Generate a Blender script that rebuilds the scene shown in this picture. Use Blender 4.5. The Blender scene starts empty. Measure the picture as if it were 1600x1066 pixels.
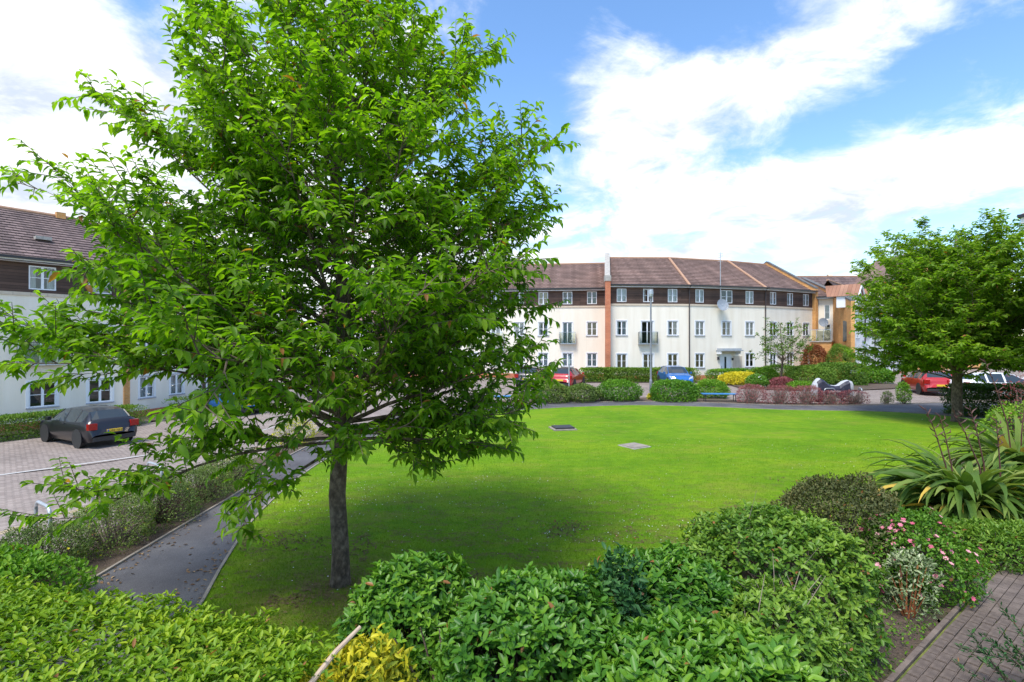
import bpy, math, random
import numpy as np
from mathutils import Vector, Matrix
random.seed(7); rs = np.random.RandomState(11)
S = bpy.context.scene
COL = S.collection
PI = math.pi
R = math.radians

# ------------------------------------------------------------------ camera, sky, sun, exposure
cam = bpy.data.cameras.new('camera'); camo = bpy.data.objects.new('camera', cam); COL.objects.link(camo)
CAM = (0.0, 0.0, 3.3)
camo.location = CAM; camo.rotation_euler = (R(90), 0, 0)
cam.sensor_width = 36; cam.lens = 18.0; cam.clip_start = 0.05; cam.clip_end = 2000
S.camera = camo
SUN_DIR = Vector((-0.30, -0.48, 1.05)).normalized()
sun_el = math.asin(SUN_DIR.z); sun_az = math.atan2(SUN_DIR.x, SUN_DIR.y)
sl = bpy.data.lights.new('sun', 'SUN'); sl.energy = 2.15; sl.angle = R(20.0); sl.color = (1.0, .95, .86)
so = bpy.data.objects.new('sun', sl); COL.objects.link(so)
so.rotation_euler = SUN_DIR.to_track_quat('Z', 'Y').to_euler()
S.view_settings.view_transform = 'Standard'; S.view_settings.look = 'None'
S.view_settings.gamma = 1; S.view_settings.use_curve_mapping = False
S.view_settings.exposure = 1.18

W = bpy.data.worlds.new('World'); S.world = W; W.use_nodes = True
wn, wl = W.node_tree.nodes, W.node_tree.links
for n in list(wn): wn.remove(n)
def N(t, **k):
    n = wn.new(t)
    for a, b in k.items(): setattr(n, a, b)
    return n
def wmath(op, a, b=None, c=None, clamp=False):
    n = N('ShaderNodeMath', operation=op, use_clamp=clamp)
    for i, v in enumerate((a, b, c)):
        if v is None: continue
        if isinstance(v, (int, float)): n.inputs[i].default_value = v
        else: wl.new(v, n.inputs[i])
    return n.outputs[0]
sky = N('ShaderNodeTexSky', sky_type='NISHITA', sun_disc=False, sun_elevation=sun_el, sun_rotation=sun_az,
        air_density=1.0, dust_density=0.3, ozone_density=2.5)
tc = N('ShaderNodeTexCoord')
sep = N('ShaderNodeSeparateXYZ'); wl.new(tc.outputs['Generated'], sep.inputs[0])
zz = wmath('ADD', wmath('MAXIMUM', sep.outputs[2], 0.0), 0.22)
comb = N('ShaderNodeCombineXYZ')
wl.new(wmath('DIVIDE', sep.outputs[0], zz), comb.inputs[0]); wl.new(wmath('DIVIDE', sep.outputs[1], zz), comb.inputs[1])
def noise(scale, detail, rough, dist=0.0, vec=None, off=(0, 0, 0)):
    m = N('ShaderNodeMapping'); m.inputs['Location'].default_value = off
    wl.new(vec or comb.outputs[0], m.inputs['Vector'])
    n = N('ShaderNodeTexNoise'); n.inputs['Scale'].default_value = scale; n.inputs['Detail'].default_value = detail
    n.inputs['Roughness'].default_value = rough; n.inputs['Distortion'].default_value = dist
    wl.new(m.outputs[0], n.inputs['Vector']); return n.outputs['Fac']
n1 = noise(1.1, 9, .58, .3, off=(3.1, 1.7, 0)); n2 = noise(3.4, 8, .62, .5, off=(.4, 5.2, 0))
n3 = noise(.9, 4, .5, 0, off=(8, 2, 4))
def blob(px, py, sx, sz, amp, rad):
    # a bank of cloud (amp>0) or a patch of clear sky (amp<0) in a given compass direction
    d = Vector(((px-800)/800, 1, (533-py)/800)).normalized()
    s = N('ShaderNodeVectorMath', operation='SUBTRACT'); wl.new(tc.outputs['Generated'], s.inputs[0]); s.inputs[1].default_value = d
    m = N('ShaderNodeVectorMath', operation='MULTIPLY'); wl.new(s.outputs[0], m.inputs[0]); m.inputs[1].default_value = (sx, 1, sz)
    l = N('ShaderNodeVectorMath', operation='LENGTH'); wl.new(m.outputs[0], l.inputs[0])
    r = N('ShaderNodeMapRange', interpolation_type='SMOOTHSTEP'); wl.new(l.outputs['Value'], r.inputs[0])
    r.inputs[1].default_value = 0; r.inputs[2].default_value = rad; r.inputs[3].default_value = amp; r.inputs[4].default_value = 0
    return r.outputs[0]
n4 = noise(9.0, 7, .65, .6, off=(2.2, 7.7, 0))
dens = wmath('ADD', wmath('ADD', wmath('MULTIPLY', n1, 2.3), wmath('MULTIPLY', n2, 1.9)), wmath('MULTIPLY', n4, .7))
BL = [(1140, 150, .9, 1.9, .62, .44), (930, 195, 1, 2, .45, .28), (1010, 250, 1, 2, .3, .25), (1330, 290, .8, 2, .15, .3), (1230, 90, 1, 2, .22, .28), (1000, 40, 1.6, 1, .16, .18),
      (1130, 300, .8, 2.4, .2, .42), (1090, 385, .5, 2.4, .65, .42), (1480, 215, 1, 2.4, .75, .28), (1370, 60, 1, 2.2, .45, .24), (1590, 270, 1, 2, .4, .2),
      (100, 200, .8, .8, .9, .75), (330, 330, 1, 1, .5, .5),
      (1520, 90, 1, 1.7, -.75, .32), (1340, 190, 1.2, 2.4, -.55, .25), (1200, 235, .8, 3, -.3, .25), (830, 90, 1.5, 1, -.75, .33), (1010, 15, 1.2, 2, -.3, .25),
      (1110, 10, 1.2, 1.6, -.5, .25), (1230, 0, 1.2, 1.6, -.35, .2), (300, 5, 1.0, 2.5, -.7, .3), (850, 290, 1.0, 1.4, -.45, .32), (1570, 330, 1.2, 2, -.22, .25),
      (1000, 600, .3, 1.1, .4, .35), (500, 30, 1.2, 1.2, -.1, .3)]
for b in BL: dens = wmath('ADD', dens, blob(*b))
mr = N('ShaderNodeMapRange', interpolation_type='SMOOTHSTEP'); wl.new(dens, mr.inputs[0])
mr.inputs[1].default_value = 2.28; mr.inputs[2].default_value = 3.3
cr = N('ShaderNodeValToRGB'); wl.new(wmath('ADD', n3, wmath('MULTIPLY', wmath('SUBTRACT', n2, .5), 1.1)), cr.inputs[0])
cr.color_ramp.elements[0].position = .32; cr.color_ramp.elements[0].color = (.34, .38, .44, 1)
cr.color_ramp.elements[1].position = .62; cr.color_ramp.elements[1].color = (.66, .66, .66, 1)
hsv = N('ShaderNodeHueSaturation'); hsv.inputs['Saturation'].default_value = 1.12; hsv.inputs['Value'].default_value = 1.0
wl.new(sky.outputs[0], hsv.inputs['Color'])
bg1 = N('ShaderNodeBackground'); wl.new(hsv.outputs[0], bg1.inputs[0]); bg1.inputs[1].default_value = .135
bg2 = N('ShaderNodeBackground'); wl.new(cr.outputs[0], bg2.inputs[0]); bg2.inputs[1].default_value = 1.0
mx = N('ShaderNodeMixShader'); wl.new(mr.outputs[0], mx.inputs[0]); wl.new(bg1.outputs[0], mx.inputs[1]); wl.new(bg2.outputs[0], mx.inputs[2])
ow = N('ShaderNodeOutputWorld'); wl.new(mx.outputs[0], ow.inputs[0])

# ------------------------------------------------------------------ materials
MATS = {}
def newmat(name):
    m = bpy.data.materials.new(name); m.use_nodes = True
    nt = m.node_tree; b = nt.nodes['Principled BSDF']; MATS[name] = m
    return m, nt, b
def nn(nt, t, **k):
    n = nt.nodes.new(t)
    for a, b in k.items(): setattr(n, a, b)
    return n
def pm(name, c1, c2=None, scale=5, rough=.8, bump=0, bscale=None, metal=0, spec=.5, coat=0, coords='Object', c3=None, det=6, stretch=None):
    m, nt, b = newmat(name)
    b.inputs['Roughness'].default_value = rough; b.inputs['Metallic'].default_value = metal
    b.inputs['Specular IOR Level'].default_value = spec; b.inputs['Coat Weight'].default_value = coat
    b.inputs['Base Color'].default_value = (*c1, 1)
    if c2 is None and not bump: return m
    t = nn(nt, 'ShaderNodeTexCoord'); mp = nn(nt, 'ShaderNodeMapping'); nt.links.new(t.outputs[coords], mp.inputs[0])
    if stretch: mp.inputs['Scale'].default_value = stretch
    if c2:
        n = nn(nt, 'ShaderNodeTexNoise'); n.inputs['Scale'].default_value = scale; n.inputs['Detail'].default_value = det; n.inputs['Roughness'].default_value = .6
        nt.links.new(mp.outputs[0], n.inputs['Vector'])
        r = nn(nt, 'ShaderNodeValToRGB'); nt.links.new(n.outputs['Fac'], r.inputs[0])
        r.color_ramp.elements[0].position = .33; r.color_ramp.elements[0].color = (*c1, 1)
        r.color_ramp.elements[1].position = .67; r.color_ramp.elements[1].color = (*c2, 1)
        if c3: e = r.color_ramp.elements.new(.5); e.color = (*c3, 1)
        nt.links.new(r.outputs[0], b.inputs['Base Color'])
    if bump:
        n = nn(nt, 'ShaderNodeTexNoise'); n.inputs['Scale'].default_value = bscale or scale*4; n.inputs['Detail'].default_value = 5
        nt.links.new(mp.outputs[0], n.inputs['Vector'])
        bp = nn(nt, 'ShaderNodeBump'); bp.inputs['Strength'].default_value = bump; bp.inputs['Distance'].default_value = .02
        nt.links.new(n.outputs['Fac'], bp.inputs['Height']); nt.links.new(bp.outputs[0], b.inputs['Normal'])
    return m
def brickmat(name, c1, c2, mortar, bw, bh, ms=.01, rough=.85, bump=.4, coords='UV', offset=.5, noise=.35, mix=None, dist=.01):
    m, nt, b = newmat(name); b.inputs['Roughness'].default_value = rough
    t = nn(nt, 'ShaderNodeTexCoord'); br = nn(nt, 'ShaderNodeTexBrick'); br.offset = offset
    nt.links.new(t.outputs[coords], br.inputs['Vector'])
    br.inputs['Color1'].default_value = (*c1, 1); br.inputs['Color2'].default_value = (*c2, 1); br.inputs['Mortar'].default_value = (*mortar, 1)
    br.inputs['Scale'].default_value = 1; br.inputs['Mortar Size'].default_value = ms; br.inputs['Brick Width'].default_value = bw; br.inputs['Row Height'].default_value = bh
    br.inputs['Mortar Smooth'].default_value = .3
    n = nn(nt, 'ShaderNodeTexNoise'); n.inputs['Scale'].default_value = .7; n.inputs['Detail'].default_value = 8; n.inputs['Roughness'].default_value = .65
    nt.links.new(t.outputs['Object'], n.inputs['Vector'])
    mr_ = nn(nt, 'ShaderNodeMapRange'); nt.links.new(n.outputs['Fac'], mr_.inputs[0])
    mr_.inputs[1].default_value = .3; mr_.inputs[2].default_value = .7; mr_.inputs[3].default_value = 1-noise; mr_.inputs[4].default_value = 1+noise*.6
    mu = nn(nt, 'ShaderNodeVectorMath', operation='SCALE'); nt.links.new(br.outputs['Color'], mu.inputs[0]); nt.links.new(mr_.outputs[0], mu.inputs['Scale'])
    nt.links.new(mu.outputs[0], b.inputs['Base Color'])
    bp = nn(nt, 'ShaderNodeBump', invert=True); bp.inputs['Strength'].default_value = bump; bp.inputs['Distance'].default_value = dist
    nt.links.new(br.outputs['Fac'], bp.inputs['Height']); nt.links.new(bp.outputs[0], b.inputs['Normal'])
    return m
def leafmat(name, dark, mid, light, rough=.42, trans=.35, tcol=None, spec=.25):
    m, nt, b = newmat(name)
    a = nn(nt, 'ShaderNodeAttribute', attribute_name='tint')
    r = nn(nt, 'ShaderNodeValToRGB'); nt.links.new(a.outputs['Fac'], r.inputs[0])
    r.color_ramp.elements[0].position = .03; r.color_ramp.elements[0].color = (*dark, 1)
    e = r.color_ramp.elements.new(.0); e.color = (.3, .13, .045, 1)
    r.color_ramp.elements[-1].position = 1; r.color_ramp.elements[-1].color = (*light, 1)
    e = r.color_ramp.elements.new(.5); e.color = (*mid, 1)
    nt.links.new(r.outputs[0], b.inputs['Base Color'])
    b.inputs['Roughness'].default_value = rough; b.inputs['Specular IOR Level'].default_value = spec
    tr = nn(nt, 'ShaderNodeBsdfTranslucent')
    mu = nn(nt, 'ShaderNodeMix', data_type='RGBA', blend_type='MULTIPLY'); mu.inputs['Factor'].default_value = 1
    nt.links.new(r.outputs[0], mu.inputs[6]); mu.inputs[7].default_value = (*(tcol or (2.2, 2.0, .7)), 1)
    nt.links.new(mu.outputs[2], tr.inputs['Color'])
    ms = nn(nt, 'ShaderNodeMixShader'); ms.inputs[0].default_value = trans
    nt.links.new(b.outputs[0], ms.inputs[1]); nt.links.new(tr.outputs[0], ms.inputs[2])
    nt.links.new(ms.outputs[0], nt.nodes['Material Output'].inputs['Surface'])
    return m
M_ = {}
M_['render'] = pm('cream_render', (.79, .71, .58), (.88, .81, .69), 1.5, .9, .15, 60, stretch=(1.2, 1.2, .14))
M_['render_white'] = pm('white_render', (.74, .71, .69), (.82, .79, .77), 1.2, .9, .15, 60)
M_['clad'] = brickmat('dark_timber_boards', (.075, .042, .03), (.13, .075, .055), (.02, .012, .01), 3.1, .145, .008, .8, .6, noise=.45)
M_['brick_red'] = brickmat('red_brick', (.52, .12, .045), (.6, .18, .07), (.5, .3, .2), .225, .075, .01)
M_['brick_orange'] = brickmat('orange_brick', (.66, .28, .07), (.74, .37, .12), (.6, .4, .2), .225, .075, .01)
M_['tile'] = brickmat('brown_roof_tiles', (.17, .105, .085), (.27, .175, .145), (.07, .045, .04), .3, 50, .012, .85, .3, noise=.4)
M_['tile_left'] = brickmat('dark_roof_tiles', (.13, .09, .085), (.2, .14, .13), (.05, .035, .035), .3, 50, .012, .85, .3, noise=.35)
M_['tile_red'] = brickmat('rust_roof_tiles', (.3, .14, .085), (.38, .2, .13), (.12, .06, .04), .3, 50, .012, .85, .3, noise=.3)
M_['ridge'] = pm('clay_ridge_tiles', (.36, .2, .12), (.45, .27, .18), 6, .8)
M_['stone'] = pm('buff_stone', (.55, .45, .34), (.65, .55, .43), 3, .85)
M_['concrete'] = pm('weathered_concrete', (.3, .28, .25), (.45, .42, .38), 4, .9, .2)
M_['coping_dark'] = pm('dark_coping', (.09, .09, .09), (.16, .155, .15), 4, .85)
M_['upvc'] = pm('white_upvc', (.82, .83, .85), rough=.35)
M_['white'] = pm('white_paint', (.8, .8, .8), rough=.6)
M_['sillgrey'] = pm('grey_sill', (.38, .39, .43), rough=.6)
M_['gutter'] = pm('black_plastic', (.02, .02, .024), rough=.4)
M_['pipe'] = pm('dark_pipe', (.05, .035, .035), rough=.5)
M_['curtain'] = pm('pale_curtain', (.5, .53, .55), (.7, .72, .73), 3, .9, stretch=(12, 1, .3))
M_['blind'] = pm('beige_blind', (.42, .3, .13), (.5, .38, .2), 3, .9)
M_['room'] = pm('dim_room', (.045, .05, .05), (.12, .12, .11), 1.5, .9)
M_['steel'] = pm('galvanised_steel', (.42, .45, .48), (.55, .57, .6), 9, .45, metal=.6)
M_['lampgrey'] = pm('grey_painted_steel', (.2, .21, .24), (.25, .26, .29), 5, .5)
M_['blue_paint'] = pm('blue_painted_wood', (.03, .17, .42), (.05, .24, .52), 8, .5)
M_['iron'] = pm('black_iron', (.03, .03, .035), rough=.5)
M_['bark'] = pm('cherry_bark', (.055, .036, .024), (.25, .185, .13), 9, .9, 1.0, 26, stretch=(1.6, 1.6, 1.1), c3=(.12, .084, .058), det=10)
M_['twig'] = pm('twig_bark', (.07, .05, .035), (.13, .09, .065), 12, .85)
M_['deadtwig'] = pm('dry_twigs', (.2, .15, .12), (.3, .24, .19), 12, .9)
M_['redstem'] = pm('red_stems', (.3, .08, .03), (.4, .15, .05), 12, .7)
M_['kerb'] = pm('kerb_concrete', (.2, .175, .145), (.31, .27, .225), 5, .9, .2)
M_['yellowline'] = pm('pale_yellow_road_paint', (.6, .47, .22), (.5, .41, .24), 14, .8)
M_['whiteline'] = pm('white_road_paint', (.42, .41, .4), (.55, .54, .52), 14, .8)
M_['tyre'] = pm('tyre_rubber', (.02, .02, .02), rough=.8)
M_['rim'] = pm('alloy', (.6, .6, .62), rough=.25, metal=.8)
M_['chrome'] = pm('headlamp_glass', (.7, .72, .75), rough=.12, metal=.5)
M_['redlamp'] = pm('red_lamp_glass', (.3, .008, .006), rough=.15)
M_['cglass'] = pm('car_glass', (.03, .04, .045), rough=.04, spec=.9)
M_['trim'] = pm('black_trim', (.025, .025, .025), rough=.6)
M_['plate_y'] = pm('yellow_plate', (.75, .5, .03), rough=.5)
M_['plate_w'] = pm('white_plate', (.75, .75, .72), rough=.5)
M_['plate_b'] = pm('blue_badge', (.02, .08, .45), rough=.5)
for k, c in dict(black=(.012, .012, .016), red=(.4, .008, .01), blue=(.02, .15, .46), dark=(.035, .03, .035), white=(.75, .76, .78), silver=(.4, .42, .45), navy=(.02, .04, .12)).items():
    M_['car_'+k] = pm('car_paint_'+k, c, rough=.3, coat=.35 if k == 'black' else .8, metal=.0 if k in ('white', 'red', 'black') else .3)
M_['cover_s'] = pm('silver_cover_cloth', (.4, .41, .43), (.52, .53, .55), 6, .5, .5, 8)
M_['cover_n'] = pm('navy_cover_cloth', (.02, .022, .045), (.035, .035, .06), 6, .55, .5, 8)
M_['dish'] = pm('dish_grey', (.2, .23, .27), (.27, .3, .34), 6, .5)
M_['wood'] = pm('bleached_wood', (.4, .28, .2), (.52, .4, .3), 8, .8, .3, stretch=(1, 1, .2))
M_['fence'] = pm('grey_timber', (.3, .28, .27), (.42, .4, .38), 6, .9)
M_['petal'] = leafmat('pink_petals', (.6, .12, .2), (.75, .2, .3), (.85, .5, .52), trans=.25, tcol=(1, .8, .8))
M_['daisy'] = pm('white_petals', (.8, .8, .76), rough=.7)
M_['litter'] = pm('orange_litter', (.75, .25, .04), rough=.6)
M_['doorpaint'] = pm('white_door', (.78, .8, .84), rough=.4)
M_['canopy'] = pm('lead_canopy', (.3, .33, .36), (.38, .41, .44), 5, .6)
# glass
m, nt, b = newmat('window_glass')
fr = nn(nt, 'ShaderNodeFresnel'); fr.inputs[0].default_value = 1.5
gl = nn(nt, 'ShaderNodeBsdfGlossy'); gl.inputs['Roughness'].default_value = .03
tr = nn(nt, 'ShaderNodeBsdfTransparent'); tr.inputs['Color'].default_value = (.88, .92, .9, 1)
ad = nn(nt, 'ShaderNodeMath', operation='ADD'); nt.links.new(fr.outputs[0], ad.inputs[0]); ad.inputs[1].default_value = .05
ms = nn(nt, 'ShaderNodeMixShader'); nt.links.new(ad.outputs[0], ms.inputs[0]); nt.links.new(tr.outputs[0], ms.inputs[1]); nt.links.new(gl.outputs[0], ms.inputs[2])
nt.links.new(ms.outputs[0], nt.nodes['Material Output'].inputs['Surface']); M_['glass'] = m
# foliage
M_['cherry'] = leafmat('cherry_leaf', (.045, .112, .007), (.112, .222, .011), (.28, .41, .024), .45, .54, (1.6, 1.9, .5))
M_['cherry2'] = leafmat('cherry_leaf_far', (.07, .145, .012), (.145, .26, .018), (.29, .41, .035), .5, .45, (1.6, 1.8, .5))
M_['hedgeL'] = leafmat('privet_leaf', (.05, .13, .009), (.15, .28, .014), (.36, .46, .03), .45, .32, (1.4, 1.5, .5))
M_['laurel'] = leafmat('laurel_leaf', (.028, .105, .014), (.08, .21, .02), (.2, .36, .03), .4, .26, (1.5, 1.7, .6), .35)
M_['box'] = leafmat('box_leaf', (.04, .11, .015), (.095, .2, .022), (.21, .33, .035), .4, .25, (1.4, 1.5, .6))
M_['olive'] = leafmat('olive_brown_leaf', (.045, .06, .018), (.1, .115, .035), (.2, .17, .06), .55, .2, (1.3, 1.3, .6))
M_['scrub'] = leafmat('potentilla_leaf', (.055, .1, .025), (.12, .185, .04), (.23, .31, .06), .55, .25, (1.3, 1.4, .6))
M_['yellow'] = leafmat('golden_leaf', (.12, .22, .02), (.55, .5, .03), (.85, .72, .05), .45, .3, (1.2, 1.2, .5))
M_['yew'] = leafmat('yew_leaf', (.035, .09, .012), (.085, .18, .018), (.18, .29, .03), .5, .2, (1.3, 1.4, .6))
M_['bright'] = leafmat('bright_shrub_leaf', (.05, .15, .012), (.12, .28, .02), (.27, .42, .04), .45, .3, (1.4, 1.5, .6))
M_['purple'] = leafmat('barberry_leaf', (.12, .03, .03), (.28, .08, .085), (.42, .19, .18), .55, .25, (1.4, .9, .8))
M_['photinia'] = leafmat('photinia_leaf', (.08, .1, .02), (.28, .09, .035), (.45, .16, .08), .45, .25, (1.3, 1.0, .7))
M_['varieg'] = leafmat('white_edged_leaf', (.12, .2, .07), (.4, .46, .25), (.65, .66, .46), .5, .25, (1, 1, .8))
M_['conifer'] = leafmat('conifer_needle', (.015, .06, .018), (.035, .11, .03), (.07, .17, .04), .5, .15, (1.3, 1.4, .6))
M_['flax'] = leafmat('flax_leaf', (.045, .105, .018), (.11, .19, .03), (.29, .34, .08), .5, .28, (1.2, 1.3, .5), .2)
M_['flaxold'] = leafmat('old_flax_leaf', (.3, .14, .05), (.5, .3, .05), (.6, .45, .08), .6, .2, (1, 1, .6))
M_['stalk'] = pm('flax_stalk', (.06, .02, .02), (.13, .05, .035), 9, .6)
M_['weed'] = leafmat('weed_leaf', (.05, .14, .014), (.12, .26, .02), (.24, .38, .04), .5, .3, (1.3, 1.4, .5))
M_['grassblade'] = leafmat('grass_blade', (.08, .18, .004), (.14, .26, .006), (.24, .33, .014), .6, .3, (1.3, 1.3, .4), .2)
M_['crumb'] = leafmat('earth_crumb', (.09, .06, .03), (.17, .12, .06), (.27, .2, .11), .9, .02, (1, 1, 1), .1)
M_['litterleaf'] = leafmat('fallen_leaf', (.1, .06, .03), (.2, .12, .06), (.35, .25, .14), .8, .1, (1, 1, 1))
# ground materials
m, nt, b = newmat('lawn_turf'); b.inputs['Roughness'].default_value = .9; b.inputs['Specular IOR Level'].default_value = .15
t = nn(nt, 'ShaderNodeTexCoord')
def tn(scale, det=6, rough=.6, stretch=None):
    src = t.outputs['Object']
    if stretch:
        mp = nn(nt, 'ShaderNodeMapping'); mp.inputs['Scale'].default_value = stretch; nt.links.new(src, mp.inputs[0]); src = mp.outputs[0]
    n = nn(nt, 'ShaderNodeTexNoise'); n.inputs['Scale'].default_value = scale; n.inputs['Detail'].default_value = det; n.inputs['Roughness'].default_value = rough
    nt.links.new(src, n.inputs['Vector']); return n.outputs['Fac']
def ramp(src, stops):
    r = nn(nt, 'ShaderNodeValToRGB'); nt.links.new(src, r.inputs[0])
    while len(r.color_ramp.elements) < len(stops): r.color_ramp.elements.new(.5)
    for e, (p, c) in zip(r.color_ramp.elements, stops): e.position = p; e.color = (*c, 1)
    return r.outputs[0]
def mixc(f, a, bb, blend='MIX'):
    n = nn(nt, 'ShaderNodeMix', data_type='RGBA', blend_type=blend)
    if isinstance(f, float): n.inputs['Factor'].default_value = f
    else: nt.links.new(f, n.inputs['Factor'])
    nt.links.new(a, n.inputs[6]); nt.links.new(bb, n.inputs[7]); return n.outputs[2]
def rng(src, a, bb, c=0., d=1.):
    n = nn(nt, 'ShaderNodeMapRange'); nt.links.new(src, n.inputs[0])
    for i, v in enumerate((a, bb, c, d)): n.inputs[i+1].default_value = v
    return n.outputs[0]
def mth(op, a, bb):
    n = nn(nt, 'ShaderNodeMath', operation=op)
    for i, v in enumerate((a, bb)):
        if isinstance(v, (int, float)): n.inputs[i].default_value = v
        else: nt.links.new(v, n.inputs[i])
    return n.outputs[0]
base = ramp(tn(.35, 5), [(.3, (.095, .21, .003)), (.5, (.135, .26, .004)), (.7, (.2, .3, .008))])
fine = ramp(tn(34, 8, .75), [(.3, (.42, .5, .3)), (.5, (.95, 1, 1)), (.75, (1.45, 1.35, 1.6))])
c = mixc(1.0, base, fine, 'MULTIPLY')
med = ramp(tn(2.6, 6, .7, (1, 1.6, 1)), [(.35, (.74, .82, .8)), (.6, (1.08, 1.05, 1.0))])
c = mixc(1.0, c, med, 'MULTIPLY')
spx = nn(nt, 'ShaderNodeSeparateXYZ'); nt.links.new(t.outputs['Object'], spx.inputs[0])
near = rng(spx.outputs[1], 14., 8., 0., 1.)
pn = tn(2.1, 7, .74, (.8, 1.5, 1))
patch = mth('MULTIPLY', rng(pn, .49, .56), near)
patch = mth('MULTIPLY', patch, rng(tn(14, 5, .7), .35, .6))
dv = nn(nt, 'ShaderNodeVectorMath', operation='DISTANCE'); nt.links.new(t.outputs['Object'], dv.inputs[0]); dv.inputs[1].default_value = (-2.3, 6.75, 0)
patch = mth('MAXIMUM', patch, mth('MULTIPLY', rng(dv.outputs['Value'], 1.5, .25), rng(tn(5, 6, .7), .36, .5)))
soil = ramp(tn(22, 5), [(.3, (.075, .05, .02)), (.7, (.2, .14, .07))])
c = mixc(mth('MULTIPLY', patch, .92), c, soil)
dry = mth('MULTIPLY', rng(tn(.8, 6, .7, (.6, 1.6, 1)), .5, .7), .55)
dryc = ramp(tn(20, 5), [(.3, (.15, .17, .02)), (.7, (.3, .28, .05))])
c = mixc(dry, c, dryc)
nt.links.new(c, b.inputs['Base Color'])
bp = nn(nt, 'ShaderNodeBump'); bp.inputs['Strength'].default_value = .7; bp.inputs['Distance'].default_value = .04
nt.links.new(tn(30, 6, .7), bp.inputs['Height']); nt.links.new(bp.outputs[0], b.inputs['Normal']); M_['lawn'] = m
m, nt, b = newmat('asphalt'); b.inputs['Roughness'].default_value = .85
t = nn(nt, 'ShaderNodeTexCoord')
c = mixc(1.0, ramp(tn(.8, 6), [(.3, (.065, .062, .07)), (.5, (.1, .097, .105)), (.7, (.15, .145, .15))]), ramp(tn(120, 3, .7), [(.35, (.6, .6, .6)), (.6, (1.1, 1.1, 1.1)), (.72, (1.7, 1.65, 1.6))]), 'MULTIPLY')
nt.links.new(c, b.inputs['Base Color'])
bp = nn(nt, 'ShaderNodeBump'); bp.inputs['Strength'].default_value = .4; bp.inputs['Distance'].default_value = .01
nt.links.new(tn(120, 3, .7), bp.inputs['Height']); nt.links.new(bp.outputs[0], b.inputs['Normal']); M_['asphalt'] = m
m, nt, b = newmat('bark_mulch_soil'); b.inputs['Roughness'].default_value = .95
t = nn(nt, 'ShaderNodeTexCoord')
c = mixc(1.0, ramp(tn(1.1, 6), [(.3, (.085, .06, .04)), (.55, (.15, .105, .075)), (.75, (.09, .11, .035))]), ramp(tn(45, 5, .75), [(.35, (.4, .4, .4)), (.6, (1.1, 1.1, 1.1)), (.75, (2, 1.9, 1.7))]), 'MULTIPLY')
nt.links.new(c, b.inputs['Base Color'])
bp = nn(nt, 'ShaderNodeBump'); bp.inputs['Strength'].default_value = 1; bp.inputs['Distance'].default_value = .05
nt.links.new(tn(30, 5, .7), bp.inputs['Height']); nt.links.new(bp.outputs[0], b.inputs['Normal']); M_['soil'] = m
M_['paving'] = brickmat('block_paving', (.25, .2, .175), (.35, .29, .255), (.12, .1, .085), .2, .1, .01, .9, .6, coords='Object', noise=.22, dist=.012)
M_['paver'] = pm('mossy_paver', (.09, .068, .056), (.19, .148, .122), 3.5, .9, .4, 50)
M_['moss'] = pm('mossy_sand_joint', (.07, .1, .015), (.17, .19, .04), 9, .95, .5, 60)
M_['verge'] = pm('rough_grass_ground', (.07, .13, .02), (.16, .19, .05), 1.5, .95, .5, 30)

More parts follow.
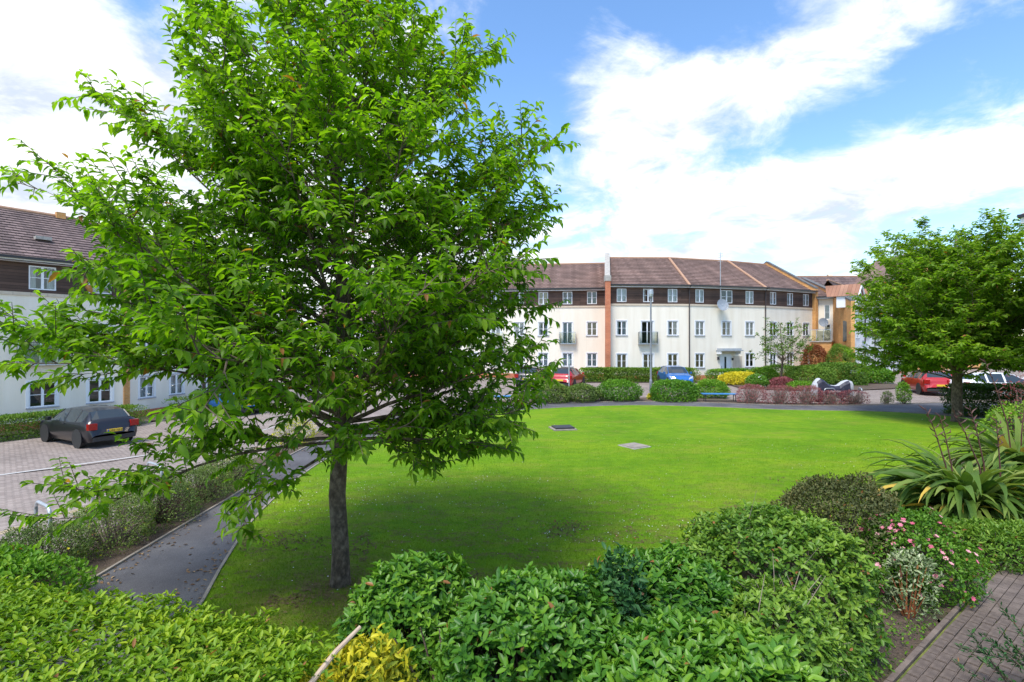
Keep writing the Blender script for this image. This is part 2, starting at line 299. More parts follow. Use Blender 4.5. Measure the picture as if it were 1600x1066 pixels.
# ------------------------------------------------------------------ building blocks for meshes
def link(o, parent=None):
    COL.objects.link(o)
    if parent is not None: o.parent = parent
    return o
def props(o, label=None, cat=None, group=None, kind=None):
    if label: o['label'] = label
    if cat: o['category'] = cat
    if group: o['group'] = group
    if kind: o['kind'] = kind
    return o
def thing(name, label, cat, loc=(0, 0, 0), rz=0, group=None):
    o = bpy.data.objects.new(name, None); o.empty_display_size = .2
    o.location = loc; o.rotation_euler = (0, 0, rz); link(o)
    return props(o, label, cat, group)
class MB:
    def __init__(s): s.v = []; s.f = []; s.m = []; s.uv = []; s.cur = 0; s.mats = []
    def mat(s, m):
        if m not in s.mats: s.mats.append(m)
        s.cur = s.mats.index(m); return s
    def face(s, pts, uv=None):
        i = len(s.v); s.v += [tuple(p) for p in pts]; s.f.append(tuple(range(i, i+len(pts)))); s.m.append(s.cur)
        if uv is None:
            a = Vector(pts[0]); e = Vector(pts[1])-a
            n = e.cross(Vector(pts[2])-a)
            if abs(n.z) > .9*max(n.length, 1e-9): uv = [(p[0], p[1]) for p in pts]
            else:
                h = Vector((n.y, -n.x, 0)); h = h.normalized() if h.length > 1e-9 else Vector((1, 0, 0))
                uv = [(Vector(p).dot(h), p[2]) for p in pts]
        s.uv += uv
        return s
    def box(s, x0, x1, y0, y1, z0, z1, T=None):
        P = [(x0, y0, z0), (x1, y0, z0), (x1, y1, z0), (x0, y1, z0), (x0, y0, z1), (x1, y0, z1), (x1, y1, z1), (x0, y1, z1)]
        if T: P = [T(p) for p in P]
        for q in ((0, 1, 5, 4), (1, 2, 6, 5), (2, 3, 7, 6), (3, 0, 4, 7), (4, 5, 6, 7), (3, 2, 1, 0)): s.face([P[k] for k in q])
        return s
    def tube(s, pts, rad, sides=6, cap=True):
        pts = [Vector(p) for p in pts]; n = len(pts)
        if not hasattr(rad, '__len__'): rad = [rad]*n
        rings = []
        for i, p in enumerate(pts):
            d = (pts[min(i+1, n-1)]-pts[max(i-1, 0)]).normalized()
            a = d.cross(Vector((0, 0, 1))) if abs(d.z) < .95 else d.cross(Vector((1, 0, 0)))
            a.normalize(); bb = d.cross(a)
            rings.append([p+(a*math.cos(2*PI*k/sides)+bb*math.sin(2*PI*k/sides))*rad[i] for k in range(sides)])
        i0 = len(s.v)
        for r_ in rings: s.v += [tuple(q) for q in r_]
        for i in range(n-1):
            for k in range(sides):
                k2 = (k+1) % sides
                s.f.append((i0+i*sides+k, i0+i*sides+k2, i0+(i+1)*sides+k2, i0+(i+1)*sides+k)); s.m.append(s.cur); s.uv += [(0, 0)]*4
        if cap:
            s.f.append(tuple(i0+k for k in range(sides))[::-1]); s.m.append(s.cur); s.uv += [(0, 0)]*sides
            s.f.append(tuple(i0+(n-1)*sides+k for k in range(sides))); s.m.append(s.cur); s.uv += [(0, 0)]*sides
        return s
    def disc(s, c, ax, r0, r1, depth, seg=20):
        # solid ring / disc about axis
        c = Vector(c); ax = Vector(ax).normalized()
        a = ax.cross(Vector((0, 0, 1))) if abs(ax.z) < .9 else ax.cross(Vector((1, 0, 0))); a.normalize(); bb = ax.cross(a)
        P = lambda r, k, o: c+ax*o+(a*math.cos(2*PI*k/seg)+bb*math.sin(2*PI*k/seg))*r
        for k in range(seg):
            s.face([P(r1, k, 0), P(r1, k+1, 0), P(r1, k+1, depth), P(r1, k, depth)])
            if r0 > 0:
                s.face([P(r0, k, depth), P(r0, k+1, depth), P(r0, k+1, 0), P(r0, k, 0)])
                s.face([P(r0, k, depth), P(r1, k, depth), P(r1, k+1, depth), P(r0, k+1, depth)])
                s.face([P(r0, k, 0), P(r0, k+1, 0), P(r1, k+1, 0), P(r1, k, 0)])
            else:
                s.face([c+ax*depth, P(r1, k, depth), P(r1, k+1, depth)]); s.face([c, P(r1, k+1, 0), P(r1, k, 0)])
        return s
    def mesh(s, name, smooth=False):
        me = bpy.data.meshes.new(name); me.from_pydata(s.v, [], s.f)
        for m in s.mats: me.materials.append(m)
        if len(s.mats) > 1: me.polygons.foreach_set('material_index', s.m)
        uvl = me.uv_layers.new(name='UVMap'); uvl.data.foreach_set('uv', np.array(s.uv, dtype=np.float32).ravel())
        if smooth: me.polygons.foreach_set('use_smooth', [True]*len(s.f))
        me.update(); return me
    def obj(s, name, parent=None, loc=(0, 0, 0), rz=0, smooth=False):
        o = bpy.data.objects.new(name, s.mesh(name, smooth)); o.location = loc; o.rotation_euler = (0, 0, rz); return link(o, parent)
def mb(mat): return MB().mat(M_[mat])
def inst(name, me, parent=None, loc=(0, 0, 0), rz=0):
    o = bpy.data.objects.new(name, me); o.location = loc; o.rotation_euler = (0, 0, rz); return link(o, parent)
def struct(name, b, loc=(0, 0, 0)): return props(b.obj(name, loc=loc), kind='structure')

# ---- leaves -------------------------------------------------
LEAF_HI = (np.array([(0, 0, 0), (-.46, .3, .10), (0, .32, -.02), (.46, .3, .10), (-.40, .66, .02), (0, .68, -.09), (.40, .66, .02), (0, 1.0, -.24)], dtype=np.float64),
           np.array([(0, 2, 1), (0, 3, 2), (1, 2, 5), (1, 5, 4), (2, 3, 6), (2, 6, 5), (4, 5, 7), (5, 6, 7)]))
LEAF_MID = (np.array([(0, 0, 0), (-.44, .34, .09), (-.40, .70, .03), (0, 1, -.12), (.40, .70, .03), (.44, .34, .09)], dtype=np.float64),
            np.array([(0, 3, 1), (1, 3, 2), (0, 5, 3), (3, 5, 4)]))
LEAF_LO = (np.array([(0, 0, 0), (-.5, .5, .05), (.5, .5, .05), (0, 1, -.08)], dtype=np.float64), np.array([(0, 3, 1), (0, 2, 3)]))
BLADE = (np.array([(-.5, 0, 0), (.5, 0, 0), (0, 1, 0)], dtype=np.float64), np.array([(0, 1, 2)]))
def unit(a): return a/np.maximum(np.linalg.norm(a, axis=-1, keepdims=True), 1e-9)
def frames(D, Nn):
    D = unit(D); Nn = unit(Nn-D*(D*Nn).sum(1, keepdims=True)); Sx = np.cross(D, Nn)
    return Sx, D, Nn
def leaf_mesh(name, P, D, Nn, L, ratio, tint, tpl, mat):
    V, T = tpl; n = len(P); Sx, Dy, Nz = frames(D, Nn); L = np.asarray(L).reshape(-1, 1, 1)
    X = P[:, None, :]+L*(V[None, :, 0:1]*ratio*Sx[:, None, :]+V[None, :, 1:2]*Dy[:, None, :]+V[None, :, 2:3]*Nz[:, None, :])
    nv, ntri = len(V), len(T)
    me = bpy.data.meshes.new(name); me.vertices.add(n*nv); me.vertices.foreach_set('co', X.astype(np.float32).ravel())
    idx = (T[None]+(np.arange(n)*nv)[:, None, None]).ravel().astype(np.int32)
    me.loops.add(len(idx)); me.loops.foreach_set('vertex_index', idx)
    me.polygons.add(n*ntri); me.polygons.foreach_set('loop_start', np.arange(0, len(idx), 3, dtype=np.int32))
    me.update(calc_edges=True)
    a = me.attributes.new('tint', 'FLOAT', 'FACE'); a.data.foreach_set('value', np.repeat(np.clip(tint, 0, 1), ntri).astype(np.float32))
    me.materials.append(mat); return me
PROTO = {}
def leaf_protos(key, tpl, ratio, mat):
    k = (key, ratio)
    if k not in PROTO:
        PROTO[k] = [leaf_mesh('leaf', np.zeros((1, 3)), np.array([[0, 1., 0]]), np.array([[0, 0, 1.]]), [1.], ratio, np.array([tv]), tpl, mat) for tv in (.15, .35, .5, .65, .9)]
    return PROTO[k]
def put_leaves(root, P, D, Nn, L, ratio, tint, tpl, mat, parts=0, stuffname='foliage', origin=(0, 0, 0)):
    """P in world space; root at origin. The largest-showing leaves become parts, the rest one stuff part."""
    P = np.asarray(P); L = np.asarray(L); origin = np.array(origin)
    tint = np.clip(tint, .045, 1); tint[rs.rand(len(P)) < .007] = 0
    sel = np.zeros(len(P), bool)
    if parts:
        q = P-np.array(CAM); yy = q[:, 1]
        inv = (yy > .3) & (np.abs(q[:, 0]/np.maximum(yy, .3)) < 1.0) & (np.abs(q[:, 2]/np.maximum(yy, .3)) < .666)
        sc = np.where(inv, L/np.linalg.norm(q, axis=1), 0)
        if sc.any():
            ids = np.argsort(-sc)[:parts]; sel[ids] = True; sel &= inv
        pr = leaf_protos(mat.name, tpl, ratio, mat)
        Sx, Dy, Nz = frames(D[sel], Nn[sel]); Ps = P[sel]-origin; Ls = L[sel]; ts = tint[sel]
        for i in range(len(Ps)):
            o = bpy.data.objects.new('leaf', pr[min(4, int(ts[i]*5))])
            l = Ls[i]; s_, d_, n_ = Sx[i]*l, Dy[i]*l, Nz[i]*l; p = Ps[i]
            o.matrix_basis = Matrix(((s_[0], d_[0], n_[0], p[0]), (s_[1], d_[1], n_[1], p[1]), (s_[2], d_[2], n_[2], p[2]), (0, 0, 0, 1)))
            COL.objects.link(o); o.parent = root
    k = ~sel
    me = leaf_mesh(stuffname, P[k]-origin, D[k], Nn[k], L[k], ratio, tint[k], tpl, mat)
    o = bpy.data.objects.new(stuffname, me); link(o, root); o['kind'] = 'stuff'; return o
def wob(seed, P, f):
    r_ = np.random.RandomState(seed); out = np.zeros(len(P))
    for i in range(5):
        k = r_.normal(size=3)*f*(1+.5*i); out += np.sin(P@k+r_.uniform(0, 6.28))/(1+.4*i)
    return out/2.6
def G(x, y=0):
    """ground level: level green, falling to the left towards the left hand houses"""
    t_ = min(max((-x-6)/9, 0), 1); return -.85*t_*t_*(3-2*t_)
_seed = [100]
def shrub(name, label, cat, c, r, h, n, L, mat, ratio=.5, p=2.0, rz=0, lump=.12, lf=2.2, tpl=LEAF_MID, parts=0, twigs=40, droop=0, group=None,
          holes=0., ros=0, tmean=.5, z0=0., flowers=None, twigmat='twig', bare=0., up=.5, topfrac=.35, bias=0):
    _seed[0] += 1; sd = _seed[0]; q = np.random.RandomState(sd)
    cz = G(c[0])+z0
    root = thing(name, label, cat, (c[0], c[1], cz), 0, group)
    rx, ry = (r if hasattr(r, '__len__') else (r, r))
    n_all = n; n = n//ros if ros else n
    d = unit(q.normal(size=(n, 3))); d[:, 2] = np.where(d[:, 2] < -.6, -d[:, 2], d[:, 2])
    if p >= 4:                       # box-like: spread by true face area
        ar = np.array([ry*h, rx*h, rx*ry*2.0]); fc = q.choice(3, n, p=ar/ar.sum()); d = q.uniform(-1, 1, (n, 3)); sg_ = np.where(q.rand(n) < .5, -1., 1.)
        sg_[fc == 2] = 1; d[np.arange(n), fc] = sg_; d[:, 2] = np.maximum(d[:, 2], -.74)
    s = (np.abs(d)**p).sum(1)**(1/p); e = d/s[:, None]                 # superellipsoid
    lum = 1+lump*wob(sd, e, lf)+lump*.5*wob(sd+1, e, lf*2.6)+.045*wob(sd+5, e, lf*7)
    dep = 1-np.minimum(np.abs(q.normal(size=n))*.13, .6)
    zc, zr = h*.42, h*.58
    P = np.stack([e[:, 0]*rx, e[:, 1]*ry, e[:, 2]*zr], 1)*(lum*dep)[:, None]; P[:, 2] += zc
    if holes:
        k = wob(sd+3, P, 3.0)+.25*q.normal(size=n) > -1.2+holes; P, d, e, dep = P[k], d[k], e[k], dep[k]
    k = P[:, 2] > .02; P, d, e, dep = P[k], d[k], e[k], dep[k]; n = len(P)
    nrm = unit(np.sign(e)*np.abs(e)**(p-1)/np.array([rx, ry, zr]))
    Nn = unit(nrm*.8+np.array([0, 0, up])+q.normal(size=(n, 3))*.5)
    D = unit(q.normal(size=(n, 3))+nrm*.6+np.array([0, 0, .25-droop]))
    if ros:
        ax = unit(nrm*.75+np.array([0, 0, .55])+q.normal(size=(n, 3))*.35); pp_ = unit(np.cross(ax, q.normal(size=(n, 3)))); qq_ = np.cross(ax, pp_)
        RP, RD, RN = [], [], []
        for k_ in range(ros):
            an = k_*2.39996+q.uniform(-.3, .3, n)[:, None]; lift = .25+.9*k_/ros+q.normal(size=n)[:, None]*.15
            rad = pp_*np.cos(an)+qq_*np.sin(an); dd_ = unit(rad+ax*lift); RP.append(P+ax*(L*.55*k_/ros)); RD.append(dd_); RN.append(ax*1.0-rad*lift+q.normal(size=(n, 3))*.15)
        P, D, Nn = np.concatenate(RP), np.concatenate(RD), np.concatenate(RN); dep = np.tile(dep, ros); n = len(P)
        cl_t = np.tile(q.normal(size=n//ros)*.12, ros)+np.repeat(np.linspace(-.1, .16, ros), n//ros)
    else: cl_t = 0
    ca, sa = math.cos(rz), math.sin(rz); Rm = np.array([[ca, sa, 0], [-sa, ca, 0], [0, 0, 1]])
    P, D, Nn = P@Rm, D@Rm, Nn@Rm
    LL = L*q.uniform(.5, 1.3, n)
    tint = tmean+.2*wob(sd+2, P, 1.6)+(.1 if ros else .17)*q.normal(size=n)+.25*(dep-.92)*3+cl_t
    O = np.array([c[0], c[1], cz])
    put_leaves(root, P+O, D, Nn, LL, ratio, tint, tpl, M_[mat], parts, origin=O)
    if twigs:
        b_ = mb(twigmat)
        for i in range(twigs):
            a = q.uniform(0, 6.28); rr = q.uniform(.2, .97); e2 = np.array([math.cos(a)*rr*rx, math.sin(a)*rr*ry])@Rm[:2, :2]
            top = h*math.sqrt(max(.05, 1-rr**3))*q.uniform(.6, .96 if h < 1.2 else .9)
            st = e2*.25+q.normal(size=2)*.03
            b_.tube([(st[0], st[1], 0), (st[0]*.4+e2[0]*.55, st[1]*.4+e2[1]*.55, top*.55), (e2[0], e2[1], top)], [.014, .009, .004] if h < 2 else [.03, .02, .008], 4)
            if bare:
                for j in range(int(bare)):
                    t0 = q.uniform(.4, 1); o_ = np.array([e2[0]*t0, e2[1]*t0, top*t0]); v_ = q.normal(size=3)*.12+np.array([0, 0, .1])
                    b_.tube([o_, o_+v_*h], [.005, .002], 3, cap=False)
        b_.obj('stems', root)
    if flowers:
        fm, nf, fl = flowers
        a = q.randint(0, n, nf); Pf = (P+O)[a]+unit((P)[a]-np.array([0, 0, zc]))*.03
        PP, DD, NN, TT = [], [], [], []
        for i in range(nf):
            nv = unit(np.array([P[a[i]]-np.array([0, 0, zc])]))[0]+np.array([0, 0, .6])+q.normal(size=3)*.3; nv /= np.linalg.norm(nv)
            u_ = np.cross(nv, q.normal(size=3)); u_ /= np.linalg.norm(u_); w_ = np.cross(nv, u_); tt = q.uniform(0, 1)
            for kx in range(6):
                an = kx*1.047; dv = u_*math.cos(an)+w_*math.sin(an)
                PP.append(Pf[i]); DD.append(dv+nv*.5); NN.append(nv-dv*.5); TT.append(tt)
        put_leaves(root, np.array(PP), np.array(DD), np.array(NN), np.full(len(PP), fl), .9, np.array(TT), LEAF_LO, M_[fm], 0, 'flower_heads', O)
    return root

# ------------------------------------------------------------------ ground
def sheet(name, a, b, off, mat, nx=1, extra=None):
    """surface between two polylines, following the ground"""
    m_ = mb(mat)
    for i in range(len(a)-1):
        for j in range(nx):
            s0, s1 = j/nx, (j+1)/nx
            q = [(a[i], b[i], s0), (a[i], b[i], s1), (a[i+1], b[i+1], s1), (a[i+1], b[i+1], s0)]
            pts = [(p0[0]+(p1[0]-p0[0])*s, p0[1]+(p1[1]-p0[1])*s) for p0, p1, s in q]
            P = [(x, y, G(x)+off) for x, y in pts]
            if (Vector(P[1])-Vector(P[0])).cross(Vector(P[2])-Vector(P[0])).z < 0: P = P[::-1]
            m_.face(P)
    return struct(name, m_)
def grid(name, xs, ys, off, mat):
    m_ = mb(mat)
    for i in range(len(xs)-1):
        for j in range(len(ys)-1):
            m_.face([(xs[i], ys[j], G(xs[i])+off), (xs[i+1], ys[j], G(xs[i+1])+off), (xs[i+1], ys[j+1], G(xs[i+1])+off), (xs[i], ys[j+1], G(xs[i])+off)])
    return struct(name, m_)
def smooth(pts, n=4):
    out = []
    for i in range(len(pts)-1):
        p0, p1, p2, p3 = pts[max(i-1, 0)], pts[i], pts[i+1], pts[min(i+2, len(pts)-1)]
        for k in range(n):
            t_ = k/n
            out.append(tuple(.5*((2*p1[a])+(-p0[a]+p2[a])*t_+(2*p0[a]-5*p1[a]+4*p2[a]-p3[a])*t_*t_+(-p0[a]+3*p1[a]-3*p2[a]+p3[a])*t_**3) for a in range(2)))
    out.append(tuple(pts[-1])); return out
xs = [-900, -300, -60]+[-16+.5*i for i in range(21)]+[0, 60, 300, 900]
grid('ground', xs, [-900, -20, 60, 300, 900], -.06, 'verge')
grid('road', [-60, -30]+[-16+.5*i for i in range(21)]+[0, 20, 60], [2, 25, 75], 0, 'paving')

lawn_edge = smooth([(-3.6, 5.2), (-3.75, 6.0), (-4.08, 7.0), (-4.35, 7.9), (-4.75, 9.4), (-5.05, 11.6), (-5.15, 14.0), (-4.8, 17.0), (-3.9, 20.2), (-2.2, 22.8), (.9, 24.5), (3.4, 25.5),
                    (6.5, 26.1), (9.6, 25.5), (13.3, 24.3), (17.0, 23.8), (19.3, 22.0), (19.6, 19.5), (17.5, 17.6), (14.2, 15.4), (11.2, 13.0), (9.0, 10.4), (6.2, 8.6), (3.5, 6.4), (1.0, 5.4), (-1.6, 4.95), (-3.0, 4.85), (-3.6, 5.2)], 4)
m_ = mb('lawn'); cen = (6., 15.)
for i in range(len(lawn_edge)-1):
    for k in range(6):
        a_, b_ = k/6, (k+1)/6
        P = [(cen[0]+(p[0]-cen[0])*s, cen[1]+(p[1]-cen[1])*s, .03) for p, s in ((lawn_edge[i], a_), (lawn_edge[i], b_), (lawn_edge[i+1], b_), (lawn_edge[i+1], a_))]
        if k == 0: P = P[1:]
        if (Vector(P[1])-Vector(P[0])).cross(Vector(P[2])-Vector(P[0])).z < 0: P = P[::-1]
        m_.face(P)
struct('lawn', m_)
path_in = smooth([(-3.5, 4.3), (-3.6, 5.2), (-3.75, 6.0), (-4.08, 7.0), (-4.35, 7.9), (-4.75, 9.4), (-5.05, 11.6), (-5.15, 14.0), (-4.8, 17.0), (-3.9, 20.2), (-2.2, 22.8), (.9, 24.5), (3.4, 25.5),
                  (6.5, 26.1), (9.6, 25.5), (13.3, 24.3), (17.0, 23.8), (20.5, 22.3), (26, 21.0)], 5)
path_out = smooth([(-5.3, 4.2), (-5.5, 5.2), (-5.65, 6.1), (-5.75, 6.9), (-5.8, 8.0), (-5.85, 9.4), (-5.95, 11.6), (-6.35, 14.2), (-6.2, 17.6), (-5.3, 21.4), (-3.3, 24.6), (.6, 26.6), (3.6, 27.3),
                   (7.0, 27.7), (10.4, 27.2), (14.6, 26.0), (18.6, 26.3), (23.5, 27.2), (30, 26)], 5)
sheet('path', [(p[0]+(6-p[0])*.03, p[1]+(15-p[1])*.03) for p in path_in], path_out, .02, 'asphalt', 2)
sheet('near_path', [(-3.5, 4.95), (-1.2, 4.95), (3, 5.4), (7, 7.6), (11, 11.5), (14.5, 14.8), (18.5, 17.2)], [(-4.6, 3.9), (-1.2, 3.9), (3.2, 3.7), (8.4, 6.6), (12.2, 10.7), (15.4, 13.8), (19.3, 16.0)], .012, 'asphalt', 1)
# edging stones, each its own piece
def edging(parent, line, n_max, skip=0):
    st = []; acc = 0; cur = Vector((*line[0], 0)); i = 1; L_ = .9
    pts = [Vector((*p, 0)) for p in line]; segs = []
    d_tot = [0]
    for a, b in zip(pts[:-1], pts[1:]): d_tot.append(d_tot[-1]+(b-a).length)
    def at(s_):
        for k in range(len(pts)-1):
            if d_tot[k+1] >= s_: return pts[k].lerp(pts[k+1], (s_-d_tot[k])/(d_tot[k+1]-d_tot[k]))
        return pts[-1]
    me = mb('kerb').box(0, L_-.012, -.02, .02, -.05, .05).mesh('edging_stone')
    s_ = skip; k = 0
    while s_+L_ < d_tot[-1] and k < n_max:
        a, b = at(s_), at(s_+L_); o = inst('edging_stone', me, parent, (a.x, a.y, G(a.x)), math.atan2(b.y-a.y, b.x-a.x)); s_ += L_; k += 1
pathobj = bpy.data.objects['path']
edging(pathobj, path_in, 60, .4); edging(pathobj, path_out[5:], 60)
# planting beds
yl = smooth([(-9.9, 6.0), (-9.75, 7.6), (-9.65, 9.6), (-9.1, 10.8), (-8.65, 12.3), (-8.3, 14.5), (-8.2, 17), (-7.9, 21)], 4)
bedL_out = smooth([(-6.9, 4.2), (-7.0, 6.4), (-7.05, 8.0), (-7.1, 9.4), (-7.15, 11.6), (-7.3, 14.2), (-7.2, 17.6), (-6.6, 21.4)], 5)
sheet('planting_bed', [(p[0]-.03, p[1]) for p in path_out[5:41]], bedL_out, .03, 'soil', 4)
sheet('centre_bed', smooth([(-2.5, 25.6), (.6, 26.7), (3.6, 27.4), (7.0, 27.8), (10.4, 27.3), (14.6, 26.1), (17.9, 26.4)], 4), smooth([(-2.9, 27.0), (.4, 28.6), (3.6, 29.2), (7.2, 29.6), (10.4, 30.0), (14.2, 27.3), (18.0, 26.9)], 4), .028, 'soil', 1)
sheet('front_bed', [(-9, 6.2), (-4.7, 4.55), (-1.2, 3.85), (3.2, 5.9), (6.0, 8.2), (9.5, 11.6), (13, 15)], [(-9, -3), (-4.7, -3), (-1.2, -3), (2.4, -3), (4.6, 5.2), (9.8, 8.8), (16, 12.5)], .034, 'soil', 3)
sheet('island_bed', [(15.8, 35.2), (18.5, 33.9), (22, 33.6), (26, 35.0), (29, 37.4)], [(16.2, 38.3), (18.5, 40.6), (22, 43.5), (26, 43.3), (28.2, 41.6)], .06, 'soil', 1)
sheet('wall_bed', [(5.2, 40.4), (15.1, 40.4)], [(5.2, 42.3), (15.1, 42.7)], .05, 'soil', 1)
# pavement strip inside the double yellow lines and the lines themselves
off = lambda line, d_: [(p[0]+d_, p[1]) for p in line]
for o_, w_, m2, nm in ((.0, .055, 'yellowline', 'yellow_line'), (.15, .055, 'yellowline', 'yellow_line'), (.42, .1, 'kerb', 'kerb_line')):
    sheet(nm, off(yl, o_), off(yl, o_+w_), .006, m2, 1)
sheet('bay_line', [(-17.5, 14.6), (-15.8, 15.8), (-12.5, 18.1), (-10.5, 20.2), (-9.6, 24)], [(-17.5, 14.75), (-15.85, 15.95), (-12.6, 18.24), (-10.63, 20.3), (-9.75, 24)], .006, 'whiteline', 1)
# left building kerb, stone by stone
kl = [(-24.5, 17.5), (-22.2, 19.9), (-20.6, 22.3), (-18.8, 25.2), (-17.6, 27.2), (-17.0, 31), (-16.6, 36)]
kerbL = props(mb('soil').box(-.01, .01, -.01, .01, -.2, -.19).obj('kerb', loc=(-20, 22, -.85)), kind='structure')
me = mb('kerb').box(0, .9, -.07, .07, 0, .13).mesh('kerb_stone')
for a, b in zip(kl[:-1], kl[1:]):
    a, b = Vector(a), Vector(b); n_ = int((b-a).length/.915)
    for k in range(n_):
        p = a.lerp(b, k/n_); inst('kerb_stone', me, kerbL, (p.x+20, p.y-22, G(p.x)+.85), math.atan2(b.y-a.y, b.x-a.x))
sheet('hedge_bed', [(p[0]-.1, p[1]+.1) for p in kl], [(-27, 20.5), (-24, 21), (-22.6, 23.6), (-21, 26.4), (-19.8, 29), (-19.3, 33), (-18.4, 37)], .08, 'soil', 1)

# ------------------------------------------------------------------ brick path at the right front
e0 = Vector((3.2, 4.52)); e1 = Vector((8.6, 8.5)); ed = (e1-e0).normalized(); en = Vector((ed.y, -ed.x)); ang = math.atan2(ed.y, ed.x)
m_ = mb('moss'); m_.box(-.4, 7.4, -1.95, .02, -.05, .045)
bp_root = props(m_.obj('brick_path', loc=(e0.x, e0.y, .0), rz=ang), kind='structure')
brmes = []
for k in range(4):
    b_ = MB(); b_.mat(M_['paver']); b_.box(.004, .196, .004, .096, 0, .055+.001*k); b_.box(.012, .188, .012, .088, .055+.001*k, .060+.001*k); brmes.append(b_.mesh('brick'))
me = mb('paver').box(0, .9, -.025, .025, 0, .075).mesh('edging_stone')
for k in range(8): inst('edging_stone', me, bp_root, (-.4+k*.915, .05, 0))
cand = []
for row in range(18):
    for c_ in range(-2, 36):
        x = c_*.2+(.1 if row % 2 else 0)-.02; y = -.1-row*.1-.005
        w_ = Vector((e0.x, e0.y))+ed*x-en*y
        if -.4 < x < 7.2: cand.append((w_.length, x, y))
cand.sort(); q = random.Random(3)
inner = mb('paver')
for i, (dd, x, y) in enumerate(cand):
    if dd > 4.8 and len([1]) and i-len([c for c in cand if c[0] <= 4.8]) < 300 and dd < 9.5:
        o = inst('brick', brmes[q.randrange(4)], bp_root, (x+q.uniform(-.003, .003), y+q.uniform(-.003, .003), .012+q.uniform(-.004, .006))); o.rotation_euler = (q.uniform(-.02, .02), q.uniform(-.015, .015), q.uniform(-.015, .015))
    else: inner.box(x+.004, x+.196, y+.004, y+.096, .02, .072)
if inner.f: props(inner.obj('far_bricks', bp_root), kind='stuff')

# ------------------------------------------------------------------ buildings
WCACHE = {}
def window_mesh(w, h, sur, lights, bar=True):
    k = (round(w, 2), round(h, 2), sur, lights, bar)
    if k in WCACHE: return WCACHE[k]
    f = mb('upvc'); t_ = .055
    def bar_(x0, x1, z0, z1, y0=.02, y1=.09): f.box(x0, x1, y0, y1, z0, z1)
    bar_(0, w, 0, t_); bar_(0, w, h-t_, h); bar_(0, t_, t_, h-t_); bar_(w-t_, w, t_, h-t_)
    n = lights
    for i in range(1, n): bar_(w*i/n-.05, w*i/n+.05, t_, h-t_)
    if bar:
        for i in range(n):
            a, b = (t_ if i == 0 else w*i/n+.05), (w-t_ if i == n-1 else w*(i+1)/n-.05)
            f.box(a, b, .035, .06, h*.5-.014, h*.5+.014)
    if sur:
        s_ = .11; f.mat(M_['white'])
        f.box(-s_, 0, -.018, .015, -.02, h+s_); f.box(w, w+s_, -.018, .015, -.02, h+s_); f.box(0, w, -.018, .015, h, h+s_)
    pane = mb('glass').face([(0, 0, 0), (w/n-.105+.05, 0, 0), (w/n-.105+.05, 0, h-2*t_), (0, 0, h-2*t_)])
    sill = mb('sillgrey').box(-.1, w+.1, -.06, .02, -.06, 0); lint = mb('sillgrey').box(-.04, w+.04, -.03, .018, h, h+.05)
    room = mb('room'); room.face([(-.3, .9, -.3), (w+.3, .9, -.3), (w+.3, .9, h+.3), (-.3, .9, h+.3)])
    for P in ([(0, .1, 0), (-.3, .9, -.3), (-.3, .9, h+.3), (0, .1, h)], [(w, .1, h), (w+.3, .9, h+.3), (w+.3, .9, -.3), (w, .1, 0)], [(0, .1, h), (-.3, .9, h+.3), (w+.3, .9, h+.3), (w, .1, h)], [(w, .1, 0), (w+.3, .9, -.3), (-.3, .9, -.3), (0, .1, 0)]): room.face(P)
    cu = mb('curtain'); nst = 5
    for side in (0, 1):
        ww = w*.3
        for i in range(nst):
            xa, xb = i*ww/nst, (i+1)*ww/nst
            if side: xa, xb = w-xa, w-xb
            cu.face([(xa, .16+.03*(i % 2), .02), (xb, .16+.03*((i+1) % 2), .02), (xb, .16+.03*((i+1) % 2), h-.02), (xa, .16+.03*(i % 2), h-.02)])
    net = mb('curtain')
    for i in range(12):
        xa, xb = i*w/12, (i+1)*w/12; net.face([(xa, .17+.03*(i % 2), .02), (xb, .17+.03*((i+1) % 2), .02), (xb, .17+.03*((i+1) % 2), h-.02), (xa, .17+.03*(i % 2), h-.02)])
    bl = mb('blind'); bl.box(.03, w-.03, .14, .15, .03, h-.03)
    WCACHE[k] = dict(f=f.mesh('window'), pane=pane.mesh('pane'), sill=sill.mesh('sill'), lint=lint.mesh('lintel'), room=room.mesh('room'), curtain=cu.mesh('curtain'), net=net.mesh('net_curtain'), blind=bl.mesh('blind'), n=n, t=t_, pw=w/n)
    return WCACHE[k]
def wall_cells(b, x0, x1, z0, z1, ops, rev=.1):
    X = sorted({x0, x1}|{o[0] for o in ops}|{o[1] for o in ops}); Z = sorted({z0, z1}|{o[2] for o in ops}|{o[3] for o in ops})
    X = [x for x in X if x0 <= x <= x1]; Z = [z for z in Z if z0 <= z <= z1]
    for i in range(len(X)-1):
        for j in range(len(Z)-1):
            cx, cz = (X[i]+X[i+1])/2, (Z[j]+Z[j+1])/2
            if any(o[0] < cx < o[1] and o[2] < cz < o[3] for o in ops): continue
            b.face([(X[i], 0, Z[j]), (X[i+1], 0, Z[j]), (X[i+1], 0, Z[j+1]), (X[i], 0, Z[j+1])])
    for a, c_, d_, e_ in ops:
        if not (z0 <= d_ and e_ <= z1): continue
        b.face([(a, 0, d_), (a, rev, d_), (a, rev, e_), (a, 0, e_)]); b.face([(c_, rev, d_), (c_, 0, d_), (c_, 0, e_), (c_, rev, e_)])
        b.face([(a, 0, e_), (a, rev, e_), (c_, rev, e_), (c_, 0, e_)]); b.face([(a, rev, d_), (a, 0, d_), (c_, 0, d_), (c_, rev, d_)])
wrng = random.Random(5)
